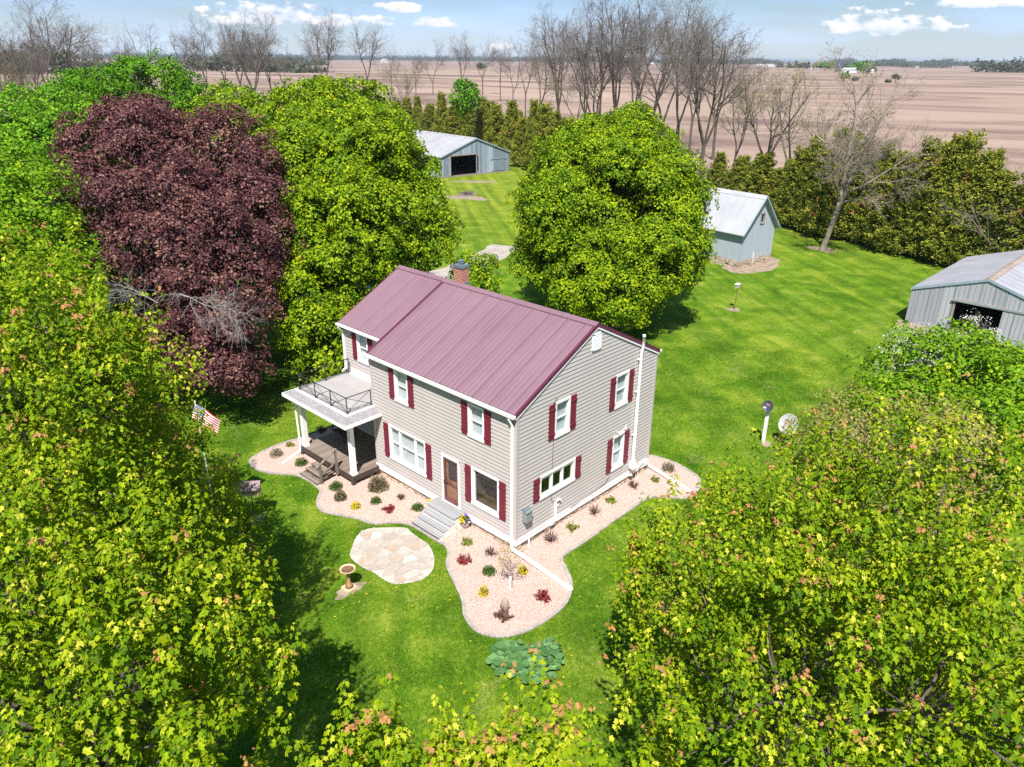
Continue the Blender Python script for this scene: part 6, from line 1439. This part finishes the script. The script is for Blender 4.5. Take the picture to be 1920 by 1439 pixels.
# scrub at the feet of the tree line: nobody could count it
def scrub():
    rng = np.random.default_rng(77); pts = []
    line = [(92.33, 249.25), (115.97, 229.24), (123.69, 191.02), (134.53, 173.07), (138.03, 143.99), (126.75, 104.78), (111.22, 77.46), (88.54, 45.26), (82.31, 32.99)]
    for a, b in zip(line[:-1], line[1:]):
        a = np.array(a); b = np.array(b); n = int(np.linalg.norm(b-a)/.8)
        for t in rng.random(n*3): pts.append(a+(b-a)*t+rng.normal(0, 3.0, 2))
    P = np.array(pts); n = len(P); rep = np.repeat(np.arange(n), 26); N_ = len(rep); h = (1.2+1.8*rng.random(n))[rep]
    pos = np.stack([P[rep, 0]+rng.normal(0, .8, N_), P[rep, 1]+rng.normal(0, .8, N_), rng.random(N_)*h], 1)
    o = leaves_mesh('brush', pos, rng.normal(0, .5, (N_, 3))+np.array((0, 0, 1)), rng.normal(0, 1, (N_, 3)), .45*(.5+rng.random(N_)), rng.random(N_)*.9, LM['scrub'], None, SLIM, KITE_F); tag(o, 'low tan and olive brush at the foot of the bare trees', 'brush', kind='stuff')
LM['scrub'] = leafmat('dry_brush', [(0, (.10, .075, .055)), (.5, (.20, .16, .11)), (1, (.22, .24, .08))], .15)
scrub()
# ------------------------------------------------------------------ lawn blades and dandelions
def grass():
    rng = np.random.default_rng(9); n = 430000
    # more blades near the camera
    pts = []
    while len(pts) < n:
        m_ = 600000; r = 9+41*rng.random(m_)**.8; a = YAW+rng.uniform(-.66, .66, m_); x = CAM[0]+r*np.cos(a); y = CAM[1]+r*np.sin(a)
        ok = np.ones(m_, bool)
        ok &= ~((x > -.05) & (x < XB+.05) & (y > -.05) & (y < YW)); ok &= ~((x > -1.5) & (x < 2) & (y > 8.6) & (y < 13))
        for Pn in (outer+bed_in, pat_s):
            Pa = np.array(Pn); bx = (x > Pa[:, 0].min()) & (x < Pa[:, 0].max()) & (y > Pa[:, 1].min()) & (y < Pa[:, 1].max()); idx = np.where(bx & ok)[0]; c = np.zeros(len(idx), bool); xx = x[idx]; yy = y[idx]; j = len(Pa)-1
            for i in range(len(Pa)):
                cond = ((Pa[i, 1] > yy) != (Pa[j, 1] > yy)); t = (Pa[j, 0]-Pa[i, 0])*(yy-Pa[i, 1])/(Pa[j, 1]-Pa[i, 1]+1e-12)+Pa[i, 0]; c ^= cond & (xx < t); j = i
            ok[idx[c]] = False
        for q_, r_ in (((-5.8, 2.82), .45), ((-5.97, 9.26), .45), ((15.32, -2.99), .6), ((-6.21, 0.75), .5)): ok &= ((x-q_[0])**2+(y-q_[1])**2) > r_*r_
        pts += list(zip(x[ok], y[ok]))
    P = np.array(pts[:n]); N_ = n; h = .035+.04*rng.random(N_); a = rng.uniform(0, 6.28, N_); w_ = .010+.010*rng.random(N_); ln = rng.normal(0, .03, (N_, 2))
    b = np.stack([P[:, 0], P[:, 1], np.full(N_, .004)], 1); e = np.stack([np.cos(a)*w_, np.sin(a)*w_, 0*a], 1); tp = b+np.stack([ln[:, 0], ln[:, 1], h], 1)
    V = np.stack([b-e, b+e, tp], 1).reshape(-1, 3); idx = np.arange(3*N_)
    o = mesh_np('grass', V, idx, np.full(N_, 3), MT['blades'], None, rng.random(N_)); tag(o, 'short mown grass blades over the lawn', 'grass', kind='stuff')
    k = 420; r = 12+32*rng.random(k*3)**.8; a = YAW+rng.uniform(-.6, .6, k*3); x = CAM[0]+r*np.cos(a); y = CAM[1]+r*np.sin(a)
    keep = [(px_, py_) for px_, py_ in zip(x, y) if not inpoly(px_, py_, outer+bed_in) and not inpoly(px_, py_, pat_s) and not (-1.6 < px_ < XB and -.1 < py_ < 13)][:k]
    cl = [(-5.26, 9.56), (-5.32, 10.81), (-4.28, 10.37), (-5.38, 14.12), (-5.71, 2.14), (-7.45, 3.53)]
    for c in cl: keep += [tuple(np.array(c)+rng.normal(0, .9, 2)) for _ in range(9)]
    keep = [p for p in keep if not inpoly(p[0], p[1], outer+bed_in) and not inpoly(p[0], p[1], pat_s)]
    P = np.array(keep); n = len(P)
    o = leaves_mesh('dandelions', np.stack([P[:, 0], P[:, 1], np.full(n, .085)], 1), rng.normal(0, 1, (n, 3))*np.array((1, 1, .1)), np.tile((0, 0, 1.0), (n, 1))+rng.normal(0, .2, (n, 3)), .038+.016*rng.random(n), rng.random(n)*.4, LM['flowers'], None, ROUND, ROUND_F); tag(o, 'yellow dandelions dotted through the lawn', 'dandelions', kind='stuff')
grass()
# ------------------------------------------------------------------ far country
def far_blobtree(name, loc, r, h, mat, label, seed, per=60, cat='tree', group=None, conifer=False):
    rng = np.random.default_rng(seed); root = empty(name, (loc[0], loc[1], 0), label, cat, group); o3 = np.array((loc[0], loc[1], 0))
    n = 40; d = nrm(rng.normal(0, 1, (n, 3))); d[:, 2] = np.abs(d[:, 2])*1.0
    c = o3+np.array((0, 0, h*.40))+d*np.array((r, r, h*.50))*(.55+.45*rng.random((n, 1)))
    if conifer: t = rng.random(n); a = rng.uniform(0, 6.28, n); c = o3+np.stack([r*(1-t)*np.cos(a), r*(1-t)*np.sin(a), h*(.1+.85*t)], 1)
    rep = np.repeat(np.arange(n), per); N_ = len(rep); pos = c[rep]+rng.normal(0, r*.17, (N_, 3)); pos[:, 2] = np.abs(pos[:, 2])
    leaves_mesh('crown', pos, rng.normal(0, 1, (N_, 3)), (pos-(o3+np.array((0, 0, h*.3))))/r+rng.normal(0, .4, (N_, 3))+np.array((0, 0, .5)), r*.20*(.6+.7*rng.random(N_)), np.clip(rng.normal(.45, .2, N_)+rng.normal(0, .15, n)[rep], 0, 1), mat, root)
    tubes_np('trunk', [(o3, o3+np.array((0, 0, h*.6)), r*.08, r*.03)], MT['bark'], root, 5); return root
LM['farwood'] = leafmat('far_woodland', [(0, (.035, .050, .022)), (.5, (.075, .090, .040)), (1, (.14, .12, .07))], .1)
# farmstead in the field
FT = [(1462, 127, 13, 9, 'farwood', 'c', 'low clipped evergreen windbreak end left of the far farmstead'), (1480, 128, 12, 8.5, 'farwood', 'c', ''), (1496, 128, 12, 8.5, 'farwood', 'c', ''), (1505, 129, 13, 14, 'farwood', '', ''), (1492, 127, 9, 19, 'farwood', 'c', 'dark spruce rising from the far windbreak'), (1515, 129, 8, 18, 'farwood', 'c', 'second dark spruce rising from the far windbreak'),
      (1530, 131, 12, 17, 'tan', '', 'olive tree left of the far blue silo'), (1545, 133, 12, 18, 'green', '', 'green tree left of the far blue silo'), (1557, 134, 11, 19, 'green', '', 'tallest green tree touching the far blue silo'), (1583, 134, 10, 13, 'farwood', '', 'dark tree right of the far blue silo'),
      (1605, 137, 13, 17, 'green', '', 'green tree behind the far white roofed barn'), (1618, 138, 13, 18, 'green', '', 'rounded green tree right of the far white roofed barn'), (1632, 137, 10, 10, 'farwood', '', 'low dark tree at the right end of the far farmstead')]
for i, (px, py, r, h, mk, cf, lb) in enumerate(FT):
    q = G(px, py); far_blobtree('far_tree', q, r*.8, h, LM[mk], lb or 'low clipped evergreen of the far windbreak', 500+i, conifer=bool(cf), group='trees round the far farmstead')
def farm_building(name, q, w_, d_, h, roofc, label, cat='farm building'):
    root = empty(name, (q[0], q[1], 0), label, cat, 'far farm buildings'); m = MB(); m.box(q[0]-d_/2, q[0]+d_/2, q[1]-w_/2, q[1]+w_/2, 0, h*.62); m.build('wall', MT['whitedirty'], root)
    m = MB()
    for s in (-1, 1): m.hexa([(q[0]+s*(d_/2+.5), q[1]-w_/2-.5, h*.58), (q[0], q[1]-w_/2-.5, h), (q[0], q[1]+w_/2+.5, h), (q[0]+s*(d_/2+.5), q[1]+w_/2+.5, h*.58), (q[0]+s*(d_/2+.5), q[1]-w_/2-.5, h*.62), (q[0], q[1]-w_/2-.5, h*1.04), (q[0], q[1]+w_/2+.5, h*1.04), (q[0]+s*(d_/2+.5), q[1]+w_/2+.5, h*.62)])
    m.build('roof', roofc, root); m = MB(); m.box(q[0]-d_/2-.06, q[0]-d_/2, q[1]-2, q[1]+2, 0, h*.4); m.build('door', MT['dark'], root)
MT['siloblue'] = simple('blue_silo', (.02, .06, .16), .4, .1, .1, .5)
q = (1497.9, 583.8); root = empty('silo', (q[0], q[1], 0), 'dark blue domed silo at the far farmstead', 'silo'); m = MB(); m.lathe((q[0], q[1], 0), [(4.6, 0), (4.6, 15.5)], 20); m.build('silo_wall', MT['siloblue'], root, True); m = MB(); m.lathe((q[0], q[1], 15.5), [(4.7, 0), (4.0, 1.6), (2.4, 2.6), (.3, 3.0)], 20); m.build('dome', MT['siloblue'], root, True)
farm_building('farm_barn', (1378.94, 517.31), 22, 12, 8, MT['roofB'], 'far barn with a white roof right of the blue silo')
farm_building('farm_house', (1941.41, 818.22), 16, 9, 7, MT['roofB'], 'far white house left of the blue silo')
farm_building('farm_shed', (1356.4, 475.47), 12, 8, 6, MT['whitedirty'], 'small far shed at the right end of the farmstead trees')
farm_building('farm_barn', (2653.83, 1288.44), 46, 14, 8, MT['roofB'], 'long far white barn left of the windbreak')
farm_building('farm_barn', (2883.52, 1433.39), 30, 12, 7, MT['roofA'], 'far grey barn beside the long white barn')
farm_building('farm_barn', (2863.33, 871.48), 26, 12, 6, MT['whitedirty'], 'far white building in the field tree line on the right')
farm_building('farm_barn', (2171.22, 2826.2), 40, 20, 14, MT['roofB'], 'far white barn on the left horizon above the tall maple')
farm_building('farm_barn', (3263.28, 2191.3), 60, 20, 10, MT['roofB'], 'far white sheds on the horizon behind the tallest bare trees')
# field edge bushes
for i, (px, py, r, h, lb) in enumerate(((1582, 153, 5, 9, 'dark green bush in the middle of the field'), (1603, 153, 3.5, 4, 'low bush right of the dark green one in the field'), (1678, 155, 4, 8, 'green bush at the right of the field hedge line'), (1665, 156, 3, 3, 'small bush beside the right field bush'), (901, 133, 8, 13, 'olive bushy tree alone in the field above the barn'))):
    far_blobtree('field_bush', G(px, py), r, h, LM['farwood'] if i else LM['green'], lb, 600+i, 30, 'bush')
def woods(name, spans, seed, label, kind='stuff'):
    rng = np.random.default_rng(seed); Ps = []; Hs = []
    for (x0, y0, x1, y1, h, wid) in spans:
        a = np.array(G(x0, y0)); b = np.array(G(x1, y1)); L_ = np.linalg.norm(b-a); n = int(max(60, min(5200, L_*2.2*(h/14))))
        t = rng.random(n); vv = h*(.7+.35*np.sin(t*L_/40)+.25*np.sin(t*L_/13+1)); dr = nrm(b-a); pr = np.array((-dr[1], dr[0]))
        p = a+(b-a)*t[:, None]+pr*rng.normal(0, wid, n)[:, None]; z = vv*rng.random(n)**.7
        Ps.append(np.stack([p[:, 0], p[:, 1], z], 1)); Hs.append(np.full(n, h))
    P = np.concatenate(Ps); H_ = np.concatenate(Hs); n = len(P); rep = np.repeat(np.arange(n), 5); N_ = len(rep); s = (H_*.26)[rep]
    pos = P[rep]+rng.normal(0, 1, (N_, 3))*(s*.5)[:, None]; pos[:, 2] = np.abs(pos[:, 2])
    o = leaves_mesh(name, pos, rng.normal(0, 1, (N_, 3)), rng.normal(0, .7, (N_, 3))+np.array((0, 0, .8)), s*(.6+.7*rng.random(N_)), np.clip(rng.normal(.4, .2, N_)+rng.normal(0, .15, n)[rep], 0, 1), LM['farwood'], None); tag(o, label, 'woods', kind=kind)
woods('distant_woods', [(1690, 127.5, 1780, 128, 12, 20), (1840, 136, 1990, 137, 19, 22)], 1, 'low distant groves at the right end of the field')
woods('distant_woods', [(1180, 118.6, 1460, 120.5, 26, 90), (1560, 122, 1850, 124.5, 26, 90), (640, 112.6, 1180, 118, 30, 120), (1300, 120.5, 1470, 122, 18, 60), (1620, 124.5, 1700, 125.3, 20, 40)], 2, 'blue green woods strung along the right and middle horizon')
woods('distant_woods', [(-300, 109, 640, 113.2, 34, 120), (350, 133, 600, 137, 16, 16), (-60, 140, 200, 136, 20, 14), (420, 122, 600, 123.5, 22, 40)], 3, 'brown and olive woods behind the bare trees on the left')
# ------------------------------------------------------------------ haze
def haze():
    m = MB(); m.box(-24500, 24500, -24500, 24500, -1.0, 42.0); b = NB('haze_air'); b.N.remove(b.p); v = b.node('ShaderNodeVolumePrincipled'); v.inputs['Color'].default_value = (.78, .87, 1.0, 1); v.inputs['Density'].default_value = HAZE; v.inputs['Anisotropy'].default_value = .2
    b.L.new(v.outputs[0], b.out.inputs['Volume']); o = m.build('haze', b.m); tag(o, kind='stuff'); o.display_type = 'WIRE'
HAZE = 7.5e-5
haze()
